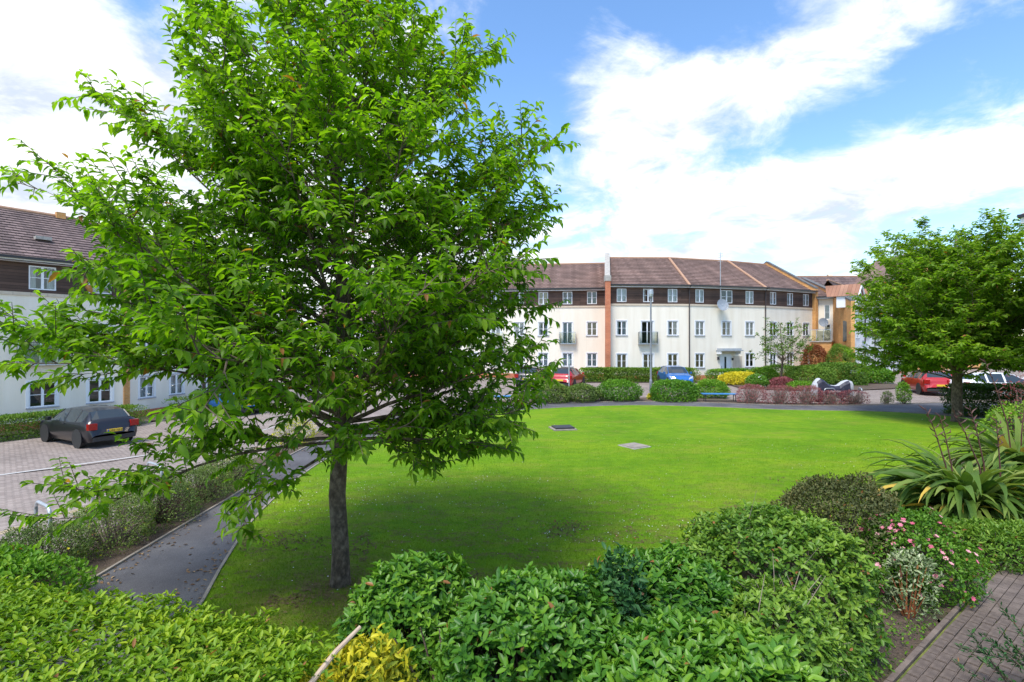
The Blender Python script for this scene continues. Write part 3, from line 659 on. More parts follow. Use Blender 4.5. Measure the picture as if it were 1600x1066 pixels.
class Building:
    def __init__(s, name, label, cat, base, group=None):
        s.b = Vector(base); s.root = thing(name, label, cat, base, 0, group)
    def put(s, name, meshb, p, rz=0, parent=None, smooth=False):
        if parent is None: o = meshb.obj(name, s.root, (Vector(p)-s.b), rz, smooth)
        else: o = meshb.obj(name, parent, p, rz, smooth)
        return o
    def inst(s, name, me, p, rz): return inst(name, me, s.root, Vector(p)-s.b, rz)
    def window(s, p0, rz, x, z, w, h, sur=True, lights=2, inside=None, bar=True):
        W_ = window_mesh(w, h, sur, lights, bar); ca, sa = math.cos(rz), math.sin(rz)
        o = s.inst('window', W_['f'], (p0[0]+ca*x, p0[1]+sa*x, p0[2]+z), rz)
        for i in range(W_['n']):
            inst('pane', W_['pane'], o, (W_['pw']*i+(.055 if i == 0 else .05), .05, W_['t']))
        if sur: inst('sill', W_['sill'], o); inst('lintel', W_['lint'], o)
        inst('room', W_['room'], o)
        k = inside or wrng.choice(['curtain', 'curtain', 'net', 'net', 'blind', None, None])
        if k and k != 'none': inst({'curtain': 'curtain', 'net': 'net_curtain', 'blind': 'blind'}[k], W_[k], o)
        return o
    def facade(s, p0, p1, g, wins, zband=6.39, zeave=7.75, wallmat='render', plinth=.42, clad=True, stones=False, base_ext=0, name='wall'):
        """wins: list of (x, z, w, h, kind, inside)"""
        a = Vector(p0); b = Vector(p1); L_ = (b-a).length; rz = math.atan2(b.y-a.y, b.x-a.x); P = (a.x, a.y, g)
        lo = [(x, x+w, z, z+h) for x, z, w, h, k, i in wins if z < (zband if clad else 99)]
        hi = [(x, x+w, z, z+h) for x, z, w, h, k, i in wins if clad and z >= zband]
        wb = mb(wallmat); wall_cells(wb, 0, L_, plinth, zband if clad else zeave, lo); s.put(name, wb, P, rz)
        pl = mb('brick_red'); d_ops = [(o[0], o[1], 0, plinth) for o in lo if o[2] < plinth]
        wall_cells(pl, 0, L_, 0, plinth, d_ops); s.put('brick_plinth', pl, (P[0], P[1], P[2]), rz)
        if clad:
            cb = mb('clad'); wall_cells(cb, 0, L_, zband, zeave, hi); s.put('timber_cladding', cb, P, rz)
            if stones:
                me = mb('stone').box(.004, .596, -.05, .0-.001, zband-.16, zband).mesh('stone'); me2 = mb('stone').box(.004, .596, -.046, -.001, zband-.16, zband-.004).mesh('stone')
                for k in range(int(L_/.6)):
                    x = k*.6; s.inst('stone', (me, me2)[k % 2], (P[0]+math.cos(rz)*x, P[1]+math.sin(rz)*x, g), rz)
            else: s.put('stone_band', mb('stone').box(0, L_, -.05, -.001, zband-.15, zband), P, rz)
        s.put('fascia', mb('white').box(-.02, L_+.02, -.32, .0-.002, zeave, zeave+.2), P, rz)
        s.put('gutter', mb('gutter').box(-.02, L_+.02, -.45, -.325, zeave+.12, zeave+.23), P, rz)
        for x, z, w, h, k, i in wins:
            if k == 'win': s.window(P, rz, x, z, w, h, sur=(z < zband) or not clad, lights=2 if w > .6 else 1, inside=i)
            elif k == 'narrow': s.window(P, rz, x, z, w, h, sur=False, lights=1, inside=i)
            elif k == 'french':
                s.window(P, rz, x, z, w, h, sur=True, lights=2, inside=i, bar=False)
                ca, sa = math.cos(rz), math.sin(rz)
                bal = s.put('balcony', mb('steel').box(-.3, w+.3, -.36, 0-.002, -.06, 0).box(-.3, -.27, -.36, -.33, 0, 1.0).box(w+.27, w+.3, -.36, -.33, 0, 1.0).box(-.27, w+.27, -.355, -.335, .97, 1.0), (P[0]+ca*x, P[1]+sa*x, g+z), rz)
                gb = mb('glass').box(-.26, w+.26, -.35, -.34, .02, .96); gb.box(-.29, -.28, -.32, -.02, .02, .96); gb.box(w+.28, w+.29, -.32, -.02, .02, .96); s.put('glass_panel', gb, (0, 0, 0), 0, bal)
        return P, rz, L_
    def roof(s, e0_, e1_, r0, r1, g_e, g_r, mat='tile', courses=18, name='roof', ridge=True, over=.38):
        e0_, e1_, r0, r1 = (Vector((*p, z)) for p, z in ((e0_, g_e), (e1_, g_e), (r0, g_r), (r1, g_r)))
        up0, up1 = (r0-e0_), (r1-e1_)
        o0 = e0_-up0.normalized()*over; o1 = e1_-up1.normalized()*over
        n_ = (e1_-e0_).cross(r0-e0_).normalized()
        if n_.z < 0: n_ = -n_
        b = mb(mat); Lw = (o1-o0).length; H_ = (r0-o0).length
        for k in range(courses):
            s0, s1 = k/courses, (k+1)/courses
            a0, a1 = o0.lerp(r0, s0), o1.lerp(r1, s0); c0, c1 = o0.lerp(r0, s1), o1.lerp(r1, s1)
            x0 = [0, 0]
            h_ = n_*.045; v0, v1 = s0*H_, s1*H_
            d_ = (e1_-e0_).normalized(); U = lambda p: (p-o0).dot(d_)
            b.face([a0+h_-s.b, a1+h_-s.b, c1-s.b, c0-s.b], [(U(a0)+(k % 2)*.15, v0+7), (U(a1)+(k % 2)*.15, v0+7), (U(c1)+(k % 2)*.15, v1+7), (U(c0)+(k % 2)*.15, v1+7)])
            b.face([a0-s.b, a1-s.b, a1+h_-s.b, a0+h_-s.b], [(0, 0), (1, 0), (1, .1), (0, .1)])
        o = b.obj(name, s.root)
        if ridge: mb('ridge').tube([r0+Vector((0, 0, .03))-s.b, r1+Vector((0, 0, .03))-s.b], .1, 8).obj('ridge_tiles', s.root)
        return o
    def backroof(s, r0, r1, b0, b1, zr, ze, mat='tile'):
        m2 = mb(mat); P = [Vector((*p, z))-s.b for p, z in ((r0, zr), (r1, zr), (b1, ze), (b0, ze))]; m2.face(P); m2.obj('rear_roof', s.root)
    def backwalls(s, pts, g, h, mat):
        m2 = mb(mat)
        for a, b in zip(pts[:-1], pts[1:]): m2.face([Vector((*a, g))-s.b, Vector((*b, g))-s.b, Vector((*b, h))-s.b, Vector((*a, h))-s.b])
        m2.obj('rear_wall', s.root)
    def parapet(s, f, r, bk, zf, zr, zb, g, wmat, cmat, th=.3):
        """gable party wall standing above the roof: front point, ridge point, back point"""
        f3, r3, b3 = Vector((*f, zf)), Vector((*r, zr)), Vector((*bk, zb)); d_ = (r3-f3); d_.z = 0; sd = Vector((d_.y, -d_.x, 0)).normalized()*th/2
        w_ = mb(wmat); lo = lambda p: Vector((p.x, p.y, g))
        for sg in (1, -1):
            o = sd*sg; w_.face([x-s.b for x in (lo(f3)+o, lo(r3)+o, r3+o, f3+o)]); w_.face([x-s.b for x in (lo(r3)+o, lo(b3)+o, b3+o, r3+o)])
        w_.face([x-s.b for x in (lo(f3)+sd, lo(f3)-sd, f3-sd, f3+sd)]); w_.obj('gable_wall', s.root)
        c_ = mb(cmat); s2 = sd*1.25; up = Vector((0, 0, .12))
        for a, b in ((f3, r3), (r3, b3)):
            P = [a+s2, a-s2, b-s2, b+s2]; Q = [x+up for x in P]
            for q4 in ((P[0], P[3], Q[3], Q[0]), (P[2], P[1], Q[1], Q[2]), (Q[0], Q[3], Q[2], Q[1]), (P[1], P[0], Q[0], Q[1]), (P[3], P[2], Q[2], Q[3]), (P[0], P[1], P[2], P[3])): c_.face([x-s.b for x in q4])
        c_.obj('coping', s.root)
def dish(root_label, p, r=.4, rz=0, tiltz=.35, mat='dish'):
    t_ = thing('satellite_dish', root_label, 'satellite dish', p, rz)
    b = mb(mat); seg, rings = 16, 4
    P = lambda i, k: (r*i/rings*math.cos(2*PI*k/seg), -.22*r*(1-(i/rings)**2)*-1-.0, r*1.08*i/rings*math.sin(2*PI*k/seg))
    for i in range(rings):
        for k in range(seg):
            q4 = [P(i, k), P(i+1, k), P(i+1, k+1), P(i, k+1)]
            if i == 0: q4 = q4[:1]+q4[1:3]
            b.face(q4)
    o = b.obj('reflector', t_, smooth=True); o.rotation_euler = (-tiltz, 0, 0)
    a = mb('steel').tube([(0, .05, -r), (0, -.3*r-.2, -r*.9), (0, -.75, -.15)], .014, 5); a.box(-.04, .04, -.8, -.7, -.2, -.1); a.obj('feed_arm', t_)
    mb('steel').tube([(0, .08, 0), (0, .45, 0), (0, .45, -.3)], .022, 6).obj('bracket', t_)
    return t_

def cols_to_wins(cols, kinds):
    out = []
    for x, w, spec in cols:
        for fl, kind, ins in spec:
            z, h = {2: (6.54, 1.1), 1: (3.78, 1.17), 0: (1.07, 1.15)}[fl]
            if kind == 'french': z, h = 3.08, 1.85
            out.append((x, z, w, h, kind, ins))
    return out
def std(x, w=.82, f='win', ins=(None, None, None)): return (x, w, [(2, 'win', ins[0]), (1, f, ins[1]), (0, 'win', ins[2])])

# centre block ---------------------------------------------------
B = Building('apartment_block', 'cream three storey block with dark timber top floor behind the blue hatchback', 'apartment block', (7.83, 42.3, 0))
Q = [(7.95, 42.3), (14.8, 42.8), (22.2, 44.9), (28.2, 47.9)]
Rg = [(9.0, 47.9), (14.7, 48.0), (21.0, 49.9), (25.9, 52.2)]
Bk = [(10., 53.3), (14.5, 53.5), (19.8, 55), (23.6, 57)]
c0 = [std(.72, ins=('net', 'curtain', 'blind')), (2.95, .85, [(2, 'win', 'curtain'), (0, 'win', None)]), (2.8, 1.0, [(1, 'french', 'none')]), std(5.05, ins=('net', 'curtain', 'blind'))]
B.facade(Q[0], Q[1], 0, cols_to_wins(c0, 0))
c1 = [std(.62, ins=('net', 'net', 'blind')), (3.15, 1.15, [(2, 'win', 'none')]), (3.25, .85, [(1, 'win', 'curtain')]), std(5.65, ins=('net', 'net', 'none'))]
w1 = cols_to_wins(c1, 0); P1, rz1, L1 = B.facade(Q[1], Q[2], 0, w1+[(3.1, .0, 1.0, 2.1, 'door', None)])
c2 = [std(.65), std(2.95, ins=('net', None, 'net')), std(5.2, ins=('net', None, 'net'))]
P2, rz2, L2 = B.facade(Q[2], Q[3], 0, cols_to_wins(c2, 0))
for i in range(3):
    B.roof(Q[i], Q[i+1], Rg[i], Rg[i+1], 7.98, 11.05, 'tile', 20)
    B.backroof(Rg[i], Rg[i+1], Bk[i], Bk[i+1], 11.05, 8)
B.backwalls([Q[3], Bk[3], Bk[2], Bk[1], Bk[0]], 0, 8, 'brick_orange')
for i in (1, 2):   # hips
    mb('ridge').tube([Vector((Q[i][0], Q[i][1]-.3, 7.9))-B.b, Vector((*Rg[i], 11.12))-B.b], .11, 8).obj('hip_tiles', B.root)
    u = Vector((Q[i][0], Q[i][1]-.08, 0))
    mb('pipe').tube([u+Vector((0, -.3, 7.9))-B.b, u+Vector((0, 0, 7.55))-B.b, u-B.b], .05, 8).obj('downpipe', B.root)
B.parapet((7.83, 42.0), (8.9, 47.9), (9.9, 53.3), 8.35, 11.4, 8.3, 0, 'brick_red', 'concrete', .36)
B.put('brick_pier', mb('brick_red').box(-.2, .2, -.28, 0, 0, 8.2), (7.83, 41.99, 0)); B.put('pier_cap', mb('concrete').box(-.24, .24, -.32, .3, 8.2, 8.65), (7.83, 41.99, 0))
B.parapet((28.35, 47.6), (26.05, 52.2), (23.8, 57), 8.15, 11.3, 8.2, 0, 'brick_orange', 'coping_dark', .34)
# door, canopy, meter box, lights
ca, sa = math.cos(rz1), math.sin(rz1); at1 = lambda x, z, y=0: (P1[0]+ca*x-sa*y, P1[1]+sa*x+ca*y, z)
dr = B.put('door', mb('doorpaint').box(0, 1.0, .05, .1, .0, 2.1).box(-.07, 0, -.02, .1, 0, 2.17).box(1.0, 1.07, -.02, .1, 0, 2.17).box(0, 1.0, -.02, .1, 2.1, 2.17), at1(3.1, 0), rz1)
mb('cglass').box(.42, .6, .035, .049, .5, 1.95).obj('glass_strip', dr); mb('steel').box(.1, .13, .0, .045, .95, 1.15).obj('handle', dr)
B.put('canopy', mb('canopy').box(-.35, 1.75, -.8, -.002, 2.45, 2.55).box(-.25, 1.65, -.7, -.002, 2.552, 2.68).mat(M_['upvc']).box(-.3, -.24, -.6, -.002, 2.2, 2.448).box(1.6, 1.66, -.6, -.002, 2.2, 2.448), at1(3.0, 0), rz1)
B.put('meter_box', mb('stone').box(0, .9, -.04, -.002, .95, 2.0), at1(4.35, 0), rz1)
B.put('wall_lamp', mb('iron').box(0, .12, -.14, -.002, 1.7, 1.95), at1(2.75, 0), rz1); B.put('wall_lamp', mb('iron').box(0, .1, -.12, -.002, 1.65, 1.85), at1(4.22, 0), rz1)
B.put('air_vent', mb('sillgrey').box(0, .3, -.02, -.002, 2.15, 2.3), at1(4.6, 0), rz1)
B.put('door_step', mb('concrete').box(-.3, 1.3, -.8, -.002, 0.002, .12), at1(3.1, 0), rz1)
dish('round grey satellite dish beside the wide top window of the centre block', at1(2.9, 6.35, -.55), .5, rz1-.2)
ae = thing('aerial', 'tall thin television aerial mast above the grey dish on the centre block', 'aerial', at1(2.85, 6.5, -.2))
mb('steel').tube([(0, 0, 0), (0, -.15, .3), (0, -.15, 4.3)], .025, 6).obj('mast', ae)
for z_ in (4.2, 4.05, 3.55): mb('steel').box(-.22, .22, -.165, -.135, z_-.012, z_+.012).obj('crossbar', ae)
mb('steel').tube([(0, -.6, 3.9), (0, .3, 3.9)], .015, 5).obj('boom', ae)

# centre left block ----------------------------------------------
B = Building('apartment_block', 'cream block left of the red brick pier, half hidden by the big cherry tree', 'apartment block', (-9, 47.3, 0))
Q0, Q1 = Vector((-9.4, 46.9)), Vector((8.12, 44.7)); Lb = (Q1-Q0).length
cols = []; k = 0; x = Lb-1.55
while x > .5:
    cols.append(std(x, .84, 'french' if k in (1, 4) else 'win', (None, None if k not in (1, 4) else 'net', 'net'))); x -= 2.13; k += 1
wl_ = cols_to_wins(cols, 0)
B.facade(Q0, Q1, 0, wl_, zeave=7.72)
n_ = Vector((-(Q1-Q0).y, (Q1-Q0).x)).normalized(); r0_, r1_ = Q0+n_*5.2, Vector((9.1, 50.0)); b0_, b1_ = Q0+n_*10.4, Vector((10, 55.2))
B.roof(Q0, Q1, r0_, r1_, 7.95, 10.85, 'tile', 20); B.backroof(r0_, r1_, b0_, b1_, 10.85, 8)
B.backwalls([b1_, b0_, Q0], 0, 8, 'render'); g_ = mb('render'); g_.face([Vector((*Q0, 8))-B.b, Vector((*r0_, 10.8))-B.b, Vector((*b0_, 8))-B.b]); g_.obj('gable', B.root)

# left block -----------------------------------------------------
gL = -.85
B = Building('apartment_block', 'cream block with dark tiled roof at the left edge behind the black car', 'apartment block', (-20.2, 26.6, gL))
dA = Vector((.56, .83)).normalized(); A1 = Vector((-20.2, 26.6)); A0 = A1-dA*12.6; LA = 12.6; s0 = LA-4.6  # position along the wall at the left picture edge
def colA(xl): return s0+xl
ca_ = [std(colA(.94), .98, 'win', ('curtain', 'net', 'none')), std(colA(3.15), .95, 'win', ('net', 'curtain', 'none')), std(colA(-1.9), .95, 'win'), std(colA(-4.2), .95, 'win')]
ws = [w for w in cols_to_wins(ca_, 0) if not (abs(w[0]-colA(.94)) < .01 and abs(w[1]-3.78) < .01)]
ws.append((colA(.8), 3.08, 1.15, 1.85, 'french', 'net'))
B.facade(A0, A1, gL, ws, stones=True)
dB = Vector((.22, .975)).normalized(); B0 = A1+dB*.32; B1 = A1+dB*9.5
B.facade(B0, B1, gL, cols_to_wins([std(.6, .85, 'win', ('net', 'net', 'net')), std(2.5, .85, 'win', (None, 'net', 'net')), std(4.7, .85, 'french'), std(7, .85)], 0))
nA = Vector((-.83, .56)).normalized(); nB = Vector((-.975, .22)).normalized()
B.put('brick_pier', mb('brick_orange').box(0, .32, -.06, .2, 0, 7.7), (A1.x, A1.y, gL), math.atan2(dB.y, dB.x))
rA0, rA1 = A0+nA*5.1, A1+(nA+nB).normalized()*5.3; rB1 = B1+nB*5.1
B.roof(A0, A1, rA0, rA1, 7.95+gL, 11.05+gL, 'tile_left', 20); B.roof(A1, B1, rA1, rB1, 7.95+gL, 11.05+gL, 'tile_left', 20)
B.backroof(rA0, rA1, A0+nA*10, A1+nA*10, 11.05+gL, 8+gL, 'tile_left'); B.backroof(rA1, rB1, A1+nA*10, B1+nB*10, 11.05+gL, 8+gL, 'tile_left')
B.backwalls([B1, B1+nB*10, A1+nA*10, A0+nA*10, A0], gL, 8+gL, 'render')
g_ = mb('render'); g_.face([Vector((*B1, 8+gL))-B.b, Vector((*rB1, 11+gL))-B.b, Vector((*(B1+nB*10), 8+gL))-B.b]); g_.obj('gable', B.root)
for t_, h_ in ((5.6+1.9, .55), (9.9, .38)):   # roof lights / vents on the slope
    e_ = A0+dA*t_; p = e_.lerp(e_+nA*5.1, h_); z_ = 7.95+gL+3.1*h_
    B.put('roof_vent', mb('concrete').box(-.3, .3, -.2, .2, 0, .16), (p.x, p.y, z_+.04), math.atan2(dA.y, dA.x))
B.put('ridge_vent', mb('brick_orange').box(-.2, .2, -.15, .15, -.2, .28), ((rA0+dA*11.4).x, (rA0+dA*11.4).y, 11.0+gL), math.atan2(dA.y, dA.x))

# balcony house between the centre block and the terrace --------------
B = Building('house', 'narrow cream and orange house with a glazed balcony behind the red tipped bush', 'house', (28.4, 48.0, 0))
fa, fb = Vector((28.42, 48.0)), Vector((29.55, 47.0)); Lf = (fb-fa).length
rzf = math.atan2(fb.y-fa.y, fb.x-fa.x)
B.facade(fa, fb, 0, [(.75, 5.3, .45, 1.35, 'narrow', 'net'), (.75, 3.35, .5, 1.5, 'narrow', None)], zeave=7.2, clad=False, plinth=.02)
P = (fa.x, fa.y, 0)
B.put('brick_bay', mb('brick_orange').box(-.15, Lf+.02, -1.3, -.003, 0, 3.2), P, rzf); B.put('balcony_floor', mb('concrete').box(-.2, Lf+.06, -1.4, -.003, 3.203, 3.33), P, rzf)
bal = B.put('balcony_rail', mb('steel').box(-.17, Lf+.02, -1.36, -1.31, 4.3, 4.35).box(-.17, -.13, -1.36, -1.31, 3.34, 4.3).box(.35, .39, -1.36, -1.31, 3.34, 4.3).box(.9, .94, -1.36, -1.31, 3.34, 4.3).box(Lf-.03, Lf+.01, -1.36, -1.31, 3.34, 4.3), P, rzf)
mb('glass').box(-.12, Lf-.04, -1.34, -1.33, 3.36, 4.28).obj('glass_panel', bal)
B.put('reed_screen', mb('wood').box(.38, Lf-.05, -1.28, -1.25, 3.34, 4.2), P, rzf)
B.put('downpipe', mb('pipe').tube([(.22, -.1, 7.2), (.22, -.06, 6.9), (.22, -.06, 3.34)], .045, 8), P, rzf)
B.put('wall_lamp', mb('iron').box(.5, .72, -1.5, -1.3, 2.5, 2.75), P, rzf)
B.roof(fa, fb, (28.9, 57.0), (32.2, 57.0), 7.3, 10.35, 'tile', 18, ridge=False); B.backroof((28.9, 57.0), (32.2, 57.0), (29, 63), (33, 63), 10.35, 7.3)
B.put('rear_wall', mb('brick_orange').box(.2, 4.0, 14.5, 15, 0, 7), P, 0)
dish('pale satellite dish on the balcony of the orange brick house', (28.35, 46.6, 5.0), .4, rzf+.5)

# white terrace with dormers ---------------------------------------
B = Building('terrace', 'white rendered terrace with gabled dormers behind the right hand cherry tree', 'terraced house', (28.6, 42.8, 0))
T0 = Vector((28.6, 42.9)); dT = Vector((.76, .65)).normalized(); T1 = T0+dT*19; nT = Vector((-.65, .76))
rzT = math.atan2(dT.y, dT.x)
wn_ = []
for k in range(7):
    x = .75+2.7*k
    wn_ += [(x, 3.55, .7, 1.2, 'win', None), (x+.1, 1.0, .75, 1.15, 'win', None)]
B.facade(T0, T1, 0, wn_, zeave=6.25, clad=False, wallmat='render_white', plinth=.3)
rT0, rT1 = T0+nT*5.4, T1+nT*5.4
B.roof(T0, T1, Vector((31.1, 50.5)), rT1, 6.4, 9.3, 'tile_left', 18); B.backroof(Vector((31.1, 50.5)), rT1, Vector((33.5, 58)), T1+nT*11, 9.3, 6.4)
B.backwalls([T1, T1+nT*11, (33.5, 58)], 0, 6.4, 'brick_orange')
B.parapet((28.5, 42.8), (32.35, 57.0), (34, 63), 6.65, 10.3, 6.7, 0, 'brick_orange', 'coping_dark', .3)
for k, x in enumerate((.8, 3.7, 6.7, 9.9, 13.2)):
    o = B.put('dormer', mb('white').box(.0, 1.45, -.02, 1.5, 6.2, 7.3), (T0.x+dT.x*x, T0.y+dT.y*x, 0), rzT)
    gb = mb('white'); gb.face([(0, -.03, 7.3), (1.45, -.03, 7.3), (.72, -.03, 8.1)]); gb.obj('gable', o)
    rf = mb('tile_red'); rf.face([(-.15, -.2, 7.17), (-.15, 2.2, 7.17), (.72, 2.6, 8.22), (.72, -.2, 8.22)]); rf.face([(1.6, 2.2, 7.17), (1.6, -.2, 7.17), (.72, -.2, 8.22), (.72, 2.6, 8.22)]); rf.obj('roof', o)
    for sx in (-1, 1): mb('white').tube([(.72, -.2, 8.18), (.72+sx*.88, -.2, 7.13)], .06, 4).obj('bargeboard', o)
    mb('room').box(.36, 1.1, -.045, -.03, 6.35, 7.4).obj('pane', o); fb_ = mb('upvc')
    for q4 in ((.3, .38, 6.3, 7.46), (1.07, 1.15, 6.3, 7.46), (.38, 1.07, 6.3, 6.38), (.38, 1.07, 7.38, 7.46), (.7, .76, 6.38, 7.38)): fb_.box(q4[0], q4[1], -.07, -.028, q4[2], q4[3])
    fb_.obj('window_frame', o)
    B.put('downpipe', mb('pipe').box(-.04, .04, -.1, -.02, 0, 6.3), (T0.x+dT.x*(x+2.2), T0.y+dT.y*(x+2.2), 0), rzT)
dish('pale satellite dish low on the white terrace, left of the right hand cherry tree', (29.35, 42.6, 3.0), .35, .5)
fn = thing('picket_fence', 'grey diagonal trellis fence in front of the white terrace', 'fence', (28.0, 40.6, 0), .4)
mb('fence').box(0, 2.2, -.03, .03, .1, .18).box(0, 2.2, -.03, .03, 1.75, 1.85).obj('rail', fn)
for k in range(5): mb('fence').box(k*.52, k*.52+.08, -.045, .045, 0, 1.9).obj('post', fn)
for k in range(14): mb('fence').tube([(max(0, k*.22-.8), 0, max(.15, .15+(.8-k*.22)*1.9)), (min(2.2, k*.22), 0, .15 if k*.22 < 2.2 else .15+(k*.22-2.2)*1.9)][::-1], .022, 4).obj('slat', fn)

# houses behind --------------------------------------------------
B = Building('house', 'far house with a plain dark tiled roof seen above the terrace dormers', 'house', (40, 64, 0))
B.put('wall', mb('brick_orange').box(-6, 12, 0, 8, 0, 8.2), (40, 64, 0)); B.roof((34, 64), (52, 64), (34, 68.5), (52, 68.5), 8.2, 11.9, 'tile_left', 16); B.backroof((34, 68.5), (52, 68.5), (34, 73), (52, 73), 11.9, 8.2, 'tile_left')
B.parapet((34, 63.8), (34, 68.5), (34, 73), 8.6, 12.3, 8.6, 0, 'brick_orange', 'coping_dark')
B = Building('house', 'far orange brick gable rising beside the top left of the right hand tree', 'house', (47, 62, 0))
gbm = mb('brick_orange'); gbm.face([(0, 0, 0), (12, 0, 0), (12, 0, 9.3), (6, 0, 14.0), (0, 0, 9.3)]); gbm.face([(0, 0, 0), (0, 0, 9.3), (0, 9, 9.3), (0, 9, 0)][::-1]); B.put('gable_wall', gbm, (43, 60, 0))
rf = mb('tile'); rf.face([(-.3, -.3, 9.1), (6, -.3, 14.1), (6, 9, 14.1), (-.3, 9, 9.1)]); rf.face([(6, -.3, 14.1), (12.3, -.3, 9.1), (12.3, 9, 9.1), (6, 9, 14.1)]); B.put('roof', rf, (43, 60, 0))
B.put('verge', mb('coping_dark').tube([(-.3, -.35, 9.1), (6, -.35, 14.15), (12.3, -.35, 9.1)], .12, 4), (43, 60, 0))
B = Building('house', 'distant low house with rust tiled roof and buff chimney wall over the terrace', 'house', (42, 70, 0))
B.put('wall', mb('brick_orange').box(0, 9, 0, 6, 0, 10.2), (49.0, 76, 0)); B.roof((49, 76), (58, 76), (49, 79), (58, 79), 10.2, 12.9, 'tile_red', 10); B.backroof((49, 79), (58, 79), (49, 82), (58, 82), 12.9, 10.2)
B.parapet((49, 75.6), (49, 79), (49, 82.4), 10.5, 13.5, 10.4, 0, 'brick_orange', 'stone', .5)
B = Building('house', 'orange brick and white house glimpsed through the big cherry tree', 'house', (-16, 58, -.4))
B.facade((-22, 57), (-15, 57.5), -.85, [(1, 1, .9, 1.2, 'win', None), (4, 1, .9, 1.2, 'win', None), (1, 3.7, .9, 1.2, 'win', None), (4, 3.7, .9, 1.2, 'win', None)], clad=False, zeave=6, wallmat='render_white')
B.facade((-15, 57.5), (-10.2, 57.8), -.85, [(1, 1, .9, 1.2, 'win', None), (1, 3.7, .9, 1.2, 'win', None)], clad=False, zeave=6, wallmat='brick_orange')
B.roof((-22, 57), (-10.2, 57.8), (-22.3, 62), (-10.5, 62.8), 5.3, 8.6, 'tile', 14); B.backroof((-22.3, 62), (-10.5, 62.8), (-22.6, 67), (-10.8, 67.8), 8.6, 5.3)
B.backwalls([(-10.2, 57.8), (-10.8, 67.8), (-22.6, 67), (-22, 57)], -.85, 5.2, 'brick_orange')
# right edge eaves
B = Building('apartment_block', 'corner of tiled eaves just showing at the right edge above the tree', 'apartment block', (16.2, 16.1, 0))
K = [(16.35, 16.15), (24, 20.2), (27, 12), (21.5, 9.5)]
for a, b in ((K[0], K[1]), (K[3], K[0])):
    wb = mb('render'); wb.face([Vector((*a, 0))-B.b, Vector((*b, 0))-B.b, Vector((*b, 7.0))-B.b, Vector((*a, 7.0))-B.b]); wb.obj('wall', B.root)
ev = mb('white'); E = [(16.0, 16.1), (24, 20.7), (27.6, 12), (21.2, 9.0)]
def prism(b, pts, z0, z1, base):
    n = len(pts)
    for i in range(n):
        a, c_ = pts[i], pts[(i+1) % n]; b.face([Vector((*a, z0))-base, Vector((*c_, z0))-base, Vector((*c_, z1))-base, Vector((*a, z1))-base])
    b.face([Vector((*p, z1))-base for p in pts]); b.face([Vector((*p, z0))-base for p in pts][::-1])
prism(ev, E, 7.0, 7.18, B.b); ev.obj('fascia', B.root)
gt = mb('gutter'); prism(gt, [(15.88, 16.1), (24, 20.85), (27.8, 12), (21.2, 8.85)], 7.182, 7.27, B.b); gt.obj('gutter', B.root)
rf = mb('tile_red'); top = Vector((23, 15, 10.5))
for i in range(4): a, c_ = E[i], E[(i+1) % 4]; rf.face([Vector((*a, 7.29))-B.b, Vector((*c_, 7.29))-B.b, top-B.b])
rf.obj('roof', B.root)

